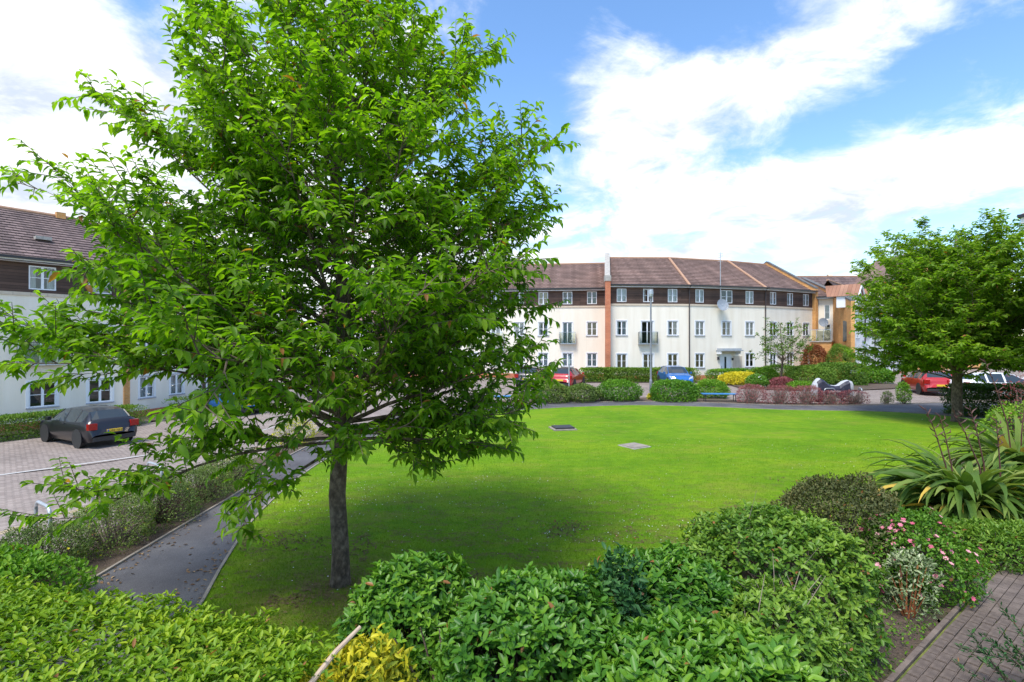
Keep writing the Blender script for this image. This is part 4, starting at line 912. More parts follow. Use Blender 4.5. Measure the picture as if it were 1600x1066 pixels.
# ------------------------------------------------------------------ cars
def car(name, label, loc, heading, paint, L=4.0, Wd=1.74, H=1.45, roofmat=None, plate='y', text=None, rimr=.24, group=None):
    t_ = thing('parked_car', label, 'car', (loc[0], loc[1], G(loc[0])+.012), math.atan2(heading[1], heading[0]), group)
    fx, fw, fh = L/4.0, Wd/1.74, H/1.45
    st = [(2.02, .32, .5, .55, .56, .6, .4), (1.98, .22, .62, .66, .68, .72, .5), (1.86, .2, .70, .76, .78, .80, .58), (1.45, .2, .80, .88, .82, .84, .66), (.95, .2, .88, .97, .84, .86, .70),
          (.62, .2, .90, 1.2, .84, .87, .66), (.25, .2, .91, 1.385, .84, .87, .60), (-.18, .2, .92, 1.43, .84, .87, .6), (-.28, .2, .92, 1.435, .84, .87, .6), (-1.0, .2, .94, 1.42, .84, .87, .59),
          (-1.1, .2, .95, 1.41, .84, .87, .585), (-1.5, .2, .97, 1.35, .83, .86, .57), (-1.78, .22, .97, 1.06, .82, .84, .64), (-1.9, .24, .93, .97, .80, .82, .66), (-1.99, .28, .75, .8, .78, .8, .66), (-2.02, .34, .45, .5, .7, .72, .6)]
    st = [(x*fx, zb*fh, zt*fh, ztop*fh, a*fw, b*fw, c*fw) for x, zb, zt, ztop, a, b, c in st]
    rings = []
    for x, zb, zbelt, ztop, hb, hbelt, ht in st:
        half = [(hb*.96, zb), (hbelt*1.0, zb+(zbelt-zb)*.35), (hbelt*1.0, zb+(zbelt-zb)*.75), (hbelt*.955, zbelt), (ht, ztop-.045 if ztop-zbelt > .2 else ztop-.015), (ht*.6, ztop)]
        rings.append([(x, -y, z) for y, z in half]+[(x, y, z) for y, z in half[::-1]])
    body, glass, rf_ = mb('car_'+paint), mb('cglass'), MB().mat(M_[roofmat] if roofmat else M_['car_'+paint])
    def stitch(b, quads):
        idx = {}
        for P in quads:
            f_ = []
            for p in P:
                kk = tuple(round(c, 5) for c in p)
                if kk not in idx: idx[kk] = len(b.v); b.v.append(kk)
                f_.append(idx[kk])
            b.f.append(tuple(f_)); b.m.append(b.cur); b.uv += [(0, 0)]*len(P)
    qb, qg, qr = [], [], []
    for i in range(len(rings)-1):
        for j in range(11):
            P = [rings[i][j], rings[i][j+1], rings[i+1][j+1], rings[i+1][j]]
            side = j in (3, 7); top_ = j in (4, 5, 6)
            if side and 5 <= i <= 10 and i not in (7, 9): qg.append(P)
            elif side and i in (7, 9): qb.append(P)
            elif side and i == 4: qg.append(P)
            elif top_ and i in (4, 5): qg.append(P)
            elif top_ and i == 11: qg.append(P)
            elif top_ and 6 <= i <= 10: qr.append(P)
            else: qb.append(P)
    qb.append(rings[0]); qb.append(rings[-1][::-1])
    qb += [[rings[i][0], rings[i+1][0], rings[i+1][11], rings[i][11]] for i in range(len(rings)-1)]
    stitch(body, qb); stitch(glass, qg); stitch(rf_, qr)
    body.obj('body', t_, smooth=True); glass.obj('windows', t_, smooth=False); rf_.obj('roof', t_, smooth=True)
    for sg in (-1, 1):   # pillars
        for i0_, i1_ in ((4, 6), (11, 12)): mb('car_'+paint).tube([Vector(rings[i0_][4 if sg < 0 else 7]), Vector(rings[i1_][4 if sg < 0 else 7])], .028, 4).obj('pillar', t_)
    wr = .315*fh
    arch = MB().mat(M_['trim']); tyre, rim = mb('tyre'), mb('rim')
    tyre.disc((0, 0, 0), (0, 1, 0), wr*.70, wr, .2, 22)
    rim.disc((0, .13, 0), (0, 1, 0), wr*.62, wr*.70, .05, 22)
    for k in range(5):
        a = 2*PI*k/5
        for da in (-.16, .16):
            rim.tube([(math.cos(a+da)*.03, .165, math.sin(a+da)*.03), (math.cos(a+da*.9)*wr*.66, .165, math.sin(a+da*.9)*wr*.66)], .022, 4)
    rim.disc((0, .15, 0), (0, 1, 0), 0, .05, .04, 12)
    hub = mb('trim').disc((0, .04, 0), (0, 1, 0), 0, wr*.7, .03, 16)
    mt, mrm, mh = tyre.mesh('tyre', False), rim.mesh('rim'), hub.mesh('brake_disc')
    am = mb('trim').disc((0, 0, 0), (0, 1, 0), 0, wr*1.16, .012, 22).mesh('wheel_arch')
    for x in (1.27*fx, -1.25*fx):
        for sg in (1, -1):
            wl_o = inst('tyre', mt, t_, (x, sg*(.845*fw-.19), wr)); wl_o.name = 'wheel'; wl_o.rotation_euler = (0, 0, 0 if sg > 0 else PI)
            inst('rim', mrm, wl_o); inst('brake_disc', mh, wl_o)
            inst('wheel_arch', am, t_, (x, sg*.868*fw if sg > 0 else sg*.868*fw-.006, wr+.02))
    for sg in (1, -1):
        hl = mb('chrome'); hl.face([(1.995*fx, sg*.42*fw, .55*fh), (1.9*fx, sg*.76*fw, .6*fh), (1.6*fx, sg*.83*fw, .80*fh), (1.85*fx, sg*.62*fw, .765*fh), (1.96*fx, sg*.45*fw, .69*fh)])
        hl.v = [(x+.02, y+sg*.012, z+.012) for x, y, z in hl.v]; hl.obj('headlight', t_)
        tl = mb('redlamp').box(-2.035*fx, -1.87*fx, min(sg*.56, sg*.84)*fw, max(sg*.56, sg*.84)*fw, .70*fh, .93*fh); tl.obj('tail_light', t_)
        mb('car_'+paint).box(.62*fx, .82*fx, min(sg*.9, sg*1.02)*fw, max(sg*.9, sg*1.02)*fw, .92*fh, 1.05*fh).obj('wing_mirror', t_)
        mb('trim').box(-.3*fx, -.12*fx, sg*.872*fw-.004, sg*.872*fw+.01, .82*fh, .86*fh).obj('door_handle', t_)
    mb('trim').box(1.93*fx, 2.045*fx, -.45*fw, .45*fw, .28*fh, .44*fh).obj('grille', t_)
    mb('trim').box(-2.05*fx, -1.95*fx, -.7*fw, .7*fw, .26*fh, .42*fh).obj('rear_bumper', t_)
    pl_ = mb('plate_y').box(-2.07*fx, -2.03*fx, -.26, .26, .56*fh, .67*fh).obj('number_plate', t_)
    mb('plate_w').box(2.05*fx, 2.065*fx, -.26, .26, .44*fh, .54*fh).obj('number_plate', t_)
    if text:
        cu = bpy.data.curves.new('plate_text', 'FONT'); cu.body = text; cu.size = .115*fh; cu.align_x = 'CENTER'; cu.extrude = .001
        tmp = bpy.data.objects.new('t', cu); COL.objects.link(tmp); bpy.context.view_layer.update()
        me = bpy.data.meshes.new_from_object(tmp); bpy.data.objects.remove(tmp)
        me.materials.clear(); me.materials.append(M_['trim'])
        o = bpy.data.objects.new('plate_text', me); link(o, pl_); o.matrix_basis = Matrix.Translation((-2.073*fx, 0, .577*fh)) @ Matrix(((0, 0, -1, 0), (-1, 0, 0, 0), (0, 1, 0, 0), (0, 0, 0, 1)))
        mb('plate_b').box(-2.074*fx, -2.0715*fx, .21, .258, .565*fh, .665*fh).obj('badge', pl_)
    return t_
car('c', 'black hatchback with silver alloy wheels parked by the clipped hedge at left', (-17.6, 21.2), (-.885, .465), 'black', 4.3, 1.78, 1.5, text='WU02 NHG')
car('c', 'red hatchback with a black roof parked nose to the hedge below the centre block', (4.0, 36.8), (.38, .92), 'red', 3.85, 1.73, 1.42, roofmat='trim')
car('c', 'dark grey hatchback parked left of the red hatchback', (1.6, 37.7), (.3, .95), 'dark', 4.1, 1.76, 1.5)
car('c', 'bright blue hatchback facing the green in front of the centre block', (11.95, 37.6), (-.04, -1), 'blue', 3.95, 1.72, 1.49)
car('c', 'red car seen from behind, left of the right hand tree trunk', (26.3, 32.4), (.35, .94), 'red', 4.1, 1.8, 1.5)
car('c', 'white car parked behind the dark hedge right of the right hand tree trunk', (28.0, 29.5), (.97, -.1), 'white', 4.4, 1.8, 1.5)
car('c', 'white car at the far right edge behind the dark hedge', (33.4, 30.6), (.97, -.1), 'white', 4.4, 1.8, 1.5)
car('c', 'silver car hidden behind the lower leaves of the big cherry tree', (-11.5, 33.0), (-.8, .6), 'silver', 4.2, 1.76, 1.46)
car('c', 'blue car glimpsed through leaves left of the big cherry trunk', (-16.2, 29.6), (-.8, .6), 'blue', 4.0, 1.74, 1.46)

# ------------------------------------------------------------------ street furniture
lp = thing('street_lamp', 'tall grey street lamp on the far side of the green', 'street lamp', (7.85, 28.95, 0))
mb('lampgrey').tube([(0, 0, 0), (0, 0, 1.05)], .085, 12).obj('base_column', lp); mb('lampgrey').tube([(0, 0, 1.05), (0, 0, 1.15), (0, 0, 5.75)], [.085, .055, .045], 10).obj('pole', lp)
mb('steel').tube([(0, 0, 5.75), (0, 0, 5.82), (0, 0, 5.95), (0, 0, 6.15), (0, 0, 6.2)], [.05, .12, .14, .13, .06], 10).obj('lantern', lp)
sp = thing('sign_post', 'thin pale metal post among the low shrubs in front of the red hatchback', 'post', (3.22, 28.9, 0))
mb('steel').tube([(0, 0, 0), (0, 0, 2.45)], .035, 8).obj('pole', sp); mb('steel').box(-.06, .06, -.045, -.036, 2.0, 2.3).obj('sign_plate', sp)
def hoop(label, c, d, w=.7, h=.78, group=None):
    d = Vector((*d, 0)).normalized(); t_ = thing('cycle_hoop', label, 'bike stand', (c[0], c[1], G(c[0])), 0, group); pts = []
    a = -d*w/2; b = d*w/2; r_ = .16
    pts = [a, a+Vector((0, 0, h-r_))]
    for k in range(1, 6): th = PI*k/12; pts.append(a+d*r_*(1-math.cos(th))+Vector((0, 0, h-r_+r_*math.sin(th))))
    for k in range(6, 0, -1): th = PI*k/12; pts.append(b-d*r_*(1-math.cos(th))+Vector((0, 0, h-r_+r_*math.sin(th))))
    pts += [b+Vector((0, 0, h-r_)), b]
    mb('steel').tube(pts, .026, 8).obj('hoop', t_, smooth=True)
    for p in (a, b): mb('steel').tube([p+Vector((0, 0, .0)), p+Vector((0, 0, .035))], .06, 10).obj('foot_plate', t_)
hd = (.93, -.62)
for c, l in (((-7.42, 8.1), 'nearest galvanised cycle hoop at the lower left, beside the potentilla bed'), ((-7.6, 9.45), 'second galvanised cycle hoop along the left hand road, middle of three'), ((-7.55, 10.8), 'farthest galvanised cycle hoop by the road, partly behind cherry leaves')):
    hoop(l, c, hd, group='cycle hoops by the left hand road')
for c, d, l in (((16.75, 27.0), (1, .05), 'cycle hoop standing squarely in front of the covered motorbike'), ((18.5, 27.2), (.35, 1), 'cycle hoop edge-on right of the covered motorbike'), ((15.6, 27.3), (.45, 1), 'cycle hoop left of the covered motorbike behind the barberry'), ((17.85, 26.9), (.25, 1), 'low hoop below the right end of the covered motorbike')):
    hoop(l, c, d, .6, .8 if 'low' not in l else .5, group='cycle hoops by the motorbike')
def bench(label, c, rz):
    t_ = thing('bench', label, 'bench', (c[0], c[1], 0), rz, 'blue backless benches by the path')
    me = mb('blue_paint').box(-.95, .95, -.05, .05, .42, .46).mesh('slat')
    for k in range(4): inst('slat', me, t_, (0, -.165+.11*k, 0))
    mb('iron').box(-.8, -.76, -.2, .2, .375, .418).obj('bearer', t_); mb('iron').box(.76, .8, -.2, .2, .375, .418).obj('bearer', t_)
    for sx in (-.78, .78):
        for sy in (-.17, .17): mb('iron').tube([(sx, sy, .02), (sx, sy, .376)], .02, 6).obj('leg', t_)
bench('blue slatted backless bench beside the path in front of a rounded green bush', (11.25, 27.75), -.09)
bench('blue bench half hidden behind the right side of the big cherry crown', (-.9, 26.35), .4)
# covered motorcycle
mc = thing('covered_motorbike', 'motorbike under a silver and navy cover behind the twiggy barberry hedge', 'motorbike', (17.35, 27.75, .0), .02)
prof = [(-1.08, .45, .62, .14), (-1.05, .42, .98, .2), (-.95, .40, 1.12, .28), (-.75, .38, 1.30, .34), (-.6, .36, 1.24, .36), (-.4, .35, 1.08, .32), (-.15, .34, .93, .28), (.1, .34, .9, .27), (.3, .34, .93, .27), (.45, .36, 1.04, .29), (.6, .38, 1.14, .3), (.8, .4, 1.2, .3), (1.0, .42, 1.14, .26), (1.08, .45, .8, .18)]
top_, sdl, sdr = mb('cover_s'), mb('cover_n'), mb('cover_n')
def ring(p, k):
    x, zb, zt, w_ = p; wv = .02*math.sin(x*17)
    return [(x, -w_*.95+wv, zb-.1), (x, -w_*1.05-wv, zb+(zt-zb)*.4), (x, -w_*.95, zt-.17+wv), (x, -w_*.55, zt-.03), (x, 0, zt), (x, w_*.55, zt-.03), (x, w_*.95, zt-.17), (x, w_*1.05, zb+(zt-zb)*.4), (x, w_*.95, zb-.1)]
for p, q_ in zip(prof[:-1], prof[1:]):
    a, b = ring(p, 0), ring(q_, 0)
    for j in range(8):
        silver = j in (3, 4) or p[0] >= .8 or p[0] <= -1.05
        (top_ if silver else sdl if j < 4 else sdr).face([a[j], b[j], b[j+1], a[j+1]])
top_.face(ring(prof[0], 0)); top_.face(ring(prof[-1], 0)[::-1])
top_.obj('cover_top', mc); sdl.obj('cover_side', mc); sdr.obj('cover_side', mc)
mb('cover_s').box(-.35, .25, -.335, -.315, .55, .64).obj('cover_strap', mc)
for x in (-.75, .75):
    w_ = mb('tyre'); w_.disc((x, -.06, .3), (0, 1, 0), .2, .3, .12, 18); wo = w_.obj('wheel', mc); mb('rim').disc((x, -.03, .3), (0, 1, 0), .17, .2, .06, 18).obj('rim', wo)
mb('car_silver').tube([(-.85, 0, .3), (-.3, 0, .36), (.3, 0, .36), (.85, 0, .3)], [.07, .15, .15, .07], 8).obj('engine', mc)
sn = thing('street_name_sign', 'low white street name sign on two black posts in front of the right hedge', 'sign', (25.9, 38.6, .35), .05)
mb('white').box(-.42, .42, -.02, .0, .55, .75).obj('name_board', sn)
for x in (-.4, .4): mb('iron').box(x-.03, x+.03, .002, .05, 0, .7).obj('post', sn)
lt = mb('iron')
for k in range(10): lt.box(-.34+k*.07, -.34+k*.07+.035, -.024, -.0205, .61, .69)
lt.obj('lettering', sn)
# manhole covers
mh = thing('manhole_cover', 'dark raised inspection cover on the lawn nearer the left, with a pale rim', 'manhole cover', (1.9, 19.1, .03), .2)
mb('iron').box(-.36, .36, -.3, .3, .0, .09).obj('lid', mh); mb('kerb').box(-.46, .42, -.44, .36, -.02, .035).obj('frame', mh)
mh = thing('manhole_cover', 'pale concrete inspection cover set in the middle of the lawn', 'manhole cover', (3.8, 15.9, .03), .55)
mb('kerb').box(-.31, .31, -.31, .31, .0, .04).obj('lid', mh); mb('concrete').box(-.36, .36, -.36, .36, -.02, .02).obj('frame', mh)

# ------------------------------------------------------------------ trees
def grow(seed, base, H, zlow, env, nprim, leafL, ratio, mat, tpl, leaf_per, name, label, trunk_r, fork=None, parts=0, limbs=(), lean=(0, 0), sec=9, ter=5, droop=.6, tmean=.5, barkmat='bark', radmul=1.0, upa=None):
    q = np.random.RandomState(seed); base = np.array([base[0], base[1], 0.]); O = base.copy()
    root = thing(name, label, 'tree', tuple(base))
    # trunk
    tp = [np.array([0, 0, -.05]), np.array([0, 0, .12]), np.array([0, 0, .5])]; tr_ = [trunk_r*1.38, trunk_r*1.1, trunk_r*.96]
    nseg = 12
    for i in range(1, nseg+1):
        z = .5+(H*.93-.5)*i/nseg; wob_ = .06*math.sin(z*1.3+seed)
        tp.append(np.array([lean[0]*(z/H)+wob_, lean[1]*(z/H)+.05*math.cos(z*1.7), z])); tr_.append(max(.012, trunk_r*(1-z/H)**.75*1.05))
    if True:
        tb = mb(barkmat); tb.tube(tp, tr_, 14); o = tb.obj('trunk', root, smooth=True)
    def tpos(z):
        for a, b in zip(tp[:-1], tp[1:]):
            if b[2] >= z: return a+(b-a)*(z-a[2])/(b[2]-a[2])
        return tp[-1]
    LP, LD, LN = [], [], []
    def leafset(p0, p1, n, t0=.15):
        d = p1-p0; L_ = np.linalg.norm(d); d = d/max(L_, 1e-6)
        for i in range(n):
            t_ = t0+(1-t0)*(i+q.uniform(0, 1))/n; p = p0+(p1-p0)*t_
            sd = np.cross(d, np.array([0, 0, 1.])); sd /= max(np.linalg.norm(sd), .1); s_ = 1 if i % 2 else -1
            v = d*.45+sd*s_*q.uniform(.3, .9)+np.array([0, 0, -droop*q.uniform(.3, 1.3)+.15])+q.normal(size=3)*.22
            LP.append(p); LD.append(v); LN.append(np.array([0, 0, 1.])+q.normal(size=3)*.35+d*.15)
    def branch(p0, d0, L_, n, curl, jit):
        pts = [p0]; d = d0/np.linalg.norm(d0)
        for i in range(n):
            d = d+np.array([0, 0, curl/n])+q.normal(size=3)*jit; d /= np.linalg.norm(d); pts.append(pts[-1]+d*L_/n)
        return pts
    def limb(p0, d0, L_, r0, curl, dense=1.0):
        pts = branch(p0, d0, L_, 7, curl, .06); b_ = mb(barkmat); b_.tube(pts, [r0*(1-i/7.4)**.9 for i in range(8)], 7)
        b_.mat(M_['twig'])
        ns = max(3, int(sec*dense*L_/2.6))
        for k in range(ns):
            t_ = .18+.8*(k+q.uniform(0, 1))/ns; i = min(6, int(t_*7)); f_ = t_*7-i; p = pts[i]+(pts[i+1]-pts[i])*f_
            dd = pts[i+1]-pts[i]; dd /= np.linalg.norm(dd); sd = np.cross(dd, np.array([0, 0, 1.])); sd /= max(np.linalg.norm(sd), .1)
            s_ = (1 if k % 2 else -1); v = dd*.75+sd*s_*q.uniform(.4, 1.0)+np.array([0, 0, q.uniform(-.45, .75)])+q.normal(size=3)*.22
            l2 = min(1.15, L_*.42*(1.12-.75*t_))*q.uniform(.7, 1.2); sp_ = branch(p, v, l2, 4, .15, .1); b_.tube(sp_, [r0*.3, r0*.22, r0*.16, r0*.1, .003], 4, cap=False)
            nt_ = max(2, int(ter*(.5+l2)))
            for m2 in range(nt_):
                t2 = .15+.85*(m2+q.uniform(0, 1))/nt_; i2 = min(3, int(t2*4)); pp = sp_[i2]+(sp_[i2+1]-sp_[i2])*(t2*4-i2)
                d2 = sp_[i2+1]-sp_[i2]; d2 /= np.linalg.norm(d2); s2 = np.cross(d2, np.array([0, 0, 1.])); s2 /= max(np.linalg.norm(s2), .1)
                v2 = d2*.8+s2*(1 if m2 % 2 else -1)*q.uniform(.3, .9)+np.array([0, 0, q.uniform(-.5, .6)])+q.normal(size=3)*.25
                l3 = q.uniform(.16, .42)*max(.6, min(1.2, L_/2.5)); v2 /= np.linalg.norm(v2); e_ = pp+v2*l3
                b_.tube([pp, e_], [.006, .0025], 3, cap=False); leafset(pp, e_, max(3, int(leaf_per*l3/.3)))
            leafset(sp_[3], sp_[4], leaf_per)
        leafset(pts[6], pts[7], leaf_per+2)
        b_.obj('limb', root)
    ga = 2.39996
    for k in range(nprim):
        u = (k+.5)/nprim; z = zlow+(H*.9-zlow)*u**.95; az = k*ga+seed
        Rz = env(z, az); rise = upa(z) if upa else .5+1.0*u+q.uniform(-.12, .12)
        L_ = Rz*math.sqrt(1+rise*rise)*q.uniform(.85, 1.08); 
        zs = max(zlow*q.uniform(.92, 1.35), z-Rz*rise*.6); p0 = tpos(zs)
        d0 = np.array([math.cos(az), math.sin(az), rise*(.8)]); limb(p0, d0, L_, trunk_r*.30*(1-.55*u)*radmul, .25 if u > .25 else -.1)
    for (tx, ty, tz, zs, dens) in limbs:
        p0 = tpos(zs); tgt = np.array([tx, ty, tz])-base; v = tgt-p0; limb(p0, v/np.linalg.norm(v)+np.array([0, 0, .12]), np.linalg.norm(v)*.95, trunk_r*.22*radmul, -.25, dens)
    LP, LD, LN = np.array(LP)+O, np.array(LD), np.array(LN); n = len(LP)
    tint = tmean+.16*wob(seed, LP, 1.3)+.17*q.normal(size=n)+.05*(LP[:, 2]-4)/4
    put_leaves(root, LP, LD, LN, leafL*q.uniform(.6, 1.2, n), ratio, tint, tpl, M_[mat], parts, origin=O)
    root['n_leaves'] = n; open('/tmp/log.txt', 'a').write('%s %d\n' % (name, n))
    return root
def interp(tab):
    xs_, ys_ = zip(*tab); return lambda z: float(np.interp(z, xs_, ys_))
e1_ = interp([(1.6, 1.9), (2.3, 2.5), (3.2, 2.8), (4.4, 2.8), (5.4, 2.35), (6.4, 1.72), (7.4, 1.25), (8.4, .9), (9.4, .8), (10, .3)])
def env_main(z, az):
    return e1_(z)*(1+.1*max(0, math.cos(az-PI))*(z < 4)-.26*max(0, -math.sin(az))*(1 if z > 4 else .5))
main_limbs = [(-5.75, 6.0, 5.15, 3.4, .7), (-5.7, 5.7, 3.5, 2.3, 1.1), (-4.85, 5.2, 1.95, 1.95, .9), (-3.9, 5.3, 2.15, 2.0, .9), (-5.9, 6.6, 4.3, 2.9, .8), (-2.9, 5.0, 1.45, 1.9, .8), (.4, 6.5, 3.7, 2.5, .8), (.65, 6.9, 5.0, 3.5, .9), (-.1, 6.9, 2.45, 2.1, .9), (-.15, 6.2, 1.75, 2.0, 1.0), (-.3, 6.6, 1.75, 1.9, 1.0),
              (-4.5, 6.7, 6.7, 4.2, 1.1), (-4.5, 6.3, 5.9, 3.8, 1.0), (-.6, 6.9, 7.2, 4.6, 1.0), (.2, 7.6, 2.4, 2.1, 1.0), (-1.2, 5.2, 2.2, 2.0, 1),
              (.5, 6.3, 2.6, 2.2, 1.0)]
grow(4, (-2.31, 6.9), 9.9, 1.95, env_main, 84, .125, .42, 'cherry', LEAF_HI, 9, 'cherry_tree', 'large leafy cherry tree with a dark straight trunk standing on the near lawn', .115, parts=300, limbs=main_limbs, sec=10, ter=7, tmean=.56)
e2_ = interp([(1.3, 2.6), (2.2, 3.3), (3.3, 3.6), (4.4, 3.4), (5.3, 2.9), (6.2, 2.3), (7.0, 1.5), (7.9, .5)])
grow(9, (18.1, 20.8), 8.0, 1.75, lambda z, az: e2_(z)*.95, 76, .16, .48, 'cherry2', LEAF_MID, 9, 'cherry_tree', 'rounded dense cherry tree at the right beyond the flax plants', 0.19, sec=9, ter=6, tmean=.55, radmul=.6)
e3_ = interp([(1.4, 1.3), (2.4, 1.9), (3.3, 1.7), (4.2, 1.0), (5, .5)])
grow(5, (20.0, 38.0), 5.0, 1.5, lambda z, az: e3_(z), 34, .2, .4, 'yew', LEAF_LO, 7, 'rowan_tree', 'small open rowan tree in the shrub bed before the centre block', .08, sec=5, ter=3, tmean=.7)

# ------------------------------------------------------------------ hedges and shrubs
# far row
shrub('clipped_hedge', 'long clipped green hedge under the ground floor windows of the centre block', 'hedge', (10.1, 41.2), (5.0, .5), 1.1, 32000, .125, 'yew', p=8, lump=.03, twigs=0, tpl=LEAF_LO, tmean=.75)
shrub('clipped_hedge', 'clipped hedge right of the gap leading to the white door', 'hedge', (17.6, 41.6), (2.0, .55), 1.0, 8400, 0.115, 'bright', p=6, rz=.25, lump=.05, twigs=0, tpl=LEAF_LO, tmean=.45)
shrub('golden_bush', 'bright yellow bush in the bed before the white door', 'bush', (17.0, 38.3), (1.45, .8), 1.0, 8400, 0.127, 'yellow', twigs=0, tpl=LEAF_LO, tmean=.62)
shrub('golden_bush', 'smaller yellow tuft right of the bright yellow bush', 'bush', (18.6, 39.3), (.8, .6), 1.05, 3360, 0.115, 'yellow', twigs=0, tpl=LEAF_LO, tmean=.5)
shrub('round_bush', 'ball shaped green bush flecked with white in front of the yellow bush', 'bush', (17.15, 35.9), (.7, .65), .98, 5280, 0.103, 'laurel', twigs=0, tpl=LEAF_LO, tmean=.6, flowers=('daisy', 60, .05))
shrub('barberry_bush', 'low purple barberry bush beside the trunk of the small rowan', 'bush', (18.8, 35.6), (.85, .6), .8, 4320, 0.092, 'purple', twigs=10, tpl=LEAF_LO)
shrub('green_bush', 'low bright green bush right of the purple barberry', 'bush', (19.7, 34.9), (1.0, .6), .55, 3600, 0.115, 'bright', twigs=0, tpl=LEAF_LO)
shrub('green_bush', 'leafy green bush behind the purple barberry, left of the rowan', 'bush', (19.2, 39.2), (1.3, .7), 1.25, 6000, 0.115, 'bright', twigs=0, tpl=LEAF_LO)
shrub('green_bush', 'dark green bush against the wall behind the rowan', 'bush', (22.0, 42.2), (1.8, .6), 1.4, 6000, 0.115, 'yew', twigs=0, tpl=LEAF_LO, tmean=.6)
shrub('dome_bush', 'large smooth domed yew bush right of the rowan', 'bush', (21.9, 37.6), (1.75, 1.3), 1.5, 14400, 0.103, 'yew', p=2.3, lump=.03, twigs=0, tpl=LEAF_LO, tmean=.8)
shrub('clipped_hedge', 'broad rounded hedge right of the domed yew', 'hedge', (24.6, 38.3), (1.6, 1.2), 1.65, 14400, 0.103, 'yew', p=4, lump=.04, twigs=0, tpl=LEAF_LO, tmean=.62)
shrub('golden_bush', 'yellow green bush behind the broad rounded hedge', 'bush', (26.0, 40.2), (1.5, .9), 1.6, 6000, 0.115, 'yellow', twigs=0, tpl=LEAF_LO, tmean=.25)
shrub('green_bush', 'loose laurel bush right of the street name sign', 'bush', (27.8, 39.8), (1.9, 1.1), 1.35, 10800, 0.138, 'bright', twigs=0, tpl=LEAF_LO, tmean=.4)
shrub('photinia_bush', 'tall red tipped bush against the orange brick house', 'bush', (26.3, 44.4), (1.15, .9), 3.0, 8400, 0.138, 'photinia', twigs=0, tpl=LEAF_LO)
shrub('round_bush', 'tall rounded grey green bush right of the red tipped bush', 'bush', (27.7, 43.2), (1.2, .9), 3.0, 10800, 0.115, 'box', ratio=.3, twigs=0, tpl=LEAF_LO, tmean=.6)
# row along the path
shrub('low_bush', 'leftmost olive green low bush beside the far path', 'bush', (2.1, 27.35), (1.05, .75), 1.05, 7680, 0.092, 'scrub', twigs=20, tpl=LEAF_LO, group=None, tmean=.62, lump=.2)
shrub('low_bush', 'spreading olive green bush at the foot of the thin pale post', 'bush', (3.8, 27.75), (1.05, .75), .95, 7680, 0.092, 'scrub', twigs=20, tpl=LEAF_LO, tmean=.5, lump=.2)
shrub('low_bush', 'brighter green low bush left of the street lamp', 'bush', (5.85, 28.1), (1.2, .8), 1.1, 8640, 0.092, 'bright', twigs=20, tpl=LEAF_LO, tmean=.35, lump=.16)
shrub('low_bush', 'bushy green hedge clump right of the street lamp', 'bush', (8.9, 28.1), (1.25, .85), 1.15, 10800, 0.098, 'bright', p=3, twigs=10, tpl=LEAF_LO, tmean=.42)
shrub('low_bush', 'rounded fresh green bush behind the blue bench', 'bush', (11.5, 29.7), (1.05, .8), 1.0, 7680, 0.098, 'bright', twigs=0, tpl=LEAF_LO, tmean=.55)
shrub('yellow_flower_clump', 'tuft of yellow flowers at the foot of the street lamp', 'plant', (7.8, 28.75), (.2, .2), .35, 600, 0.092, 'yellow', twigs=0, tpl=LEAF_LO, tmean=.7)
for i, (x, y, l) in enumerate([(12.6, 26.95, 'leftmost twiggy red barberry shrub of the hedge beyond the lawn'), (14.0, 26.75, 'second twiggy barberry shrub from the left in the red hedge'), (15.3, 26.6, 'third twiggy barberry shrub of the red hedge, left of the motorbike'), (16.6, 26.55, 'thin barberry shrub in front of the covered motorbike'), (17.75, 26.6, 'last sparse barberry shrub under the right end of the motorbike')]):
    shrub('barberry_bush', l, 'bush', (x, y), (.78, .4), .98 if i < 3 else .72, 3200 if i < 3 else 1500, .055, 'purple', p=3, twigs=90, bare=4, tpl=LEAF_LO, twigmat='deadtwig', tmean=.62, group='twiggy barberry hedge beyond the lawn', holes=.35 if i > 2 else .1)
shrub('dry_bush', 'thin dry bush on the grassy tip right of the motorbike', 'bush', (19.6, 26.75), (.3, .3), .7, 600, 0.069, 'scrub', twigs=30, bare=3, tpl=LEAF_LO, twigmat='deadtwig')
shrub('green_sapling', 'small upright green plant beside the dry bush at the road edge', 'plant', (20.5, 26.8), (.32, .3), 1.15, 1440, 0.092, 'bright', twigs=16, tpl=LEAF_LO)
shrub('clipped_hedge', 'dark clipped hedge right of the right hand tree trunk', 'hedge', (22.0, 22.9), (2.5, .7), 1.35, 30000, .085, 'yew', p=6, lump=.05, tpl=LEAF_LO, tmean=.2, twigs=0)
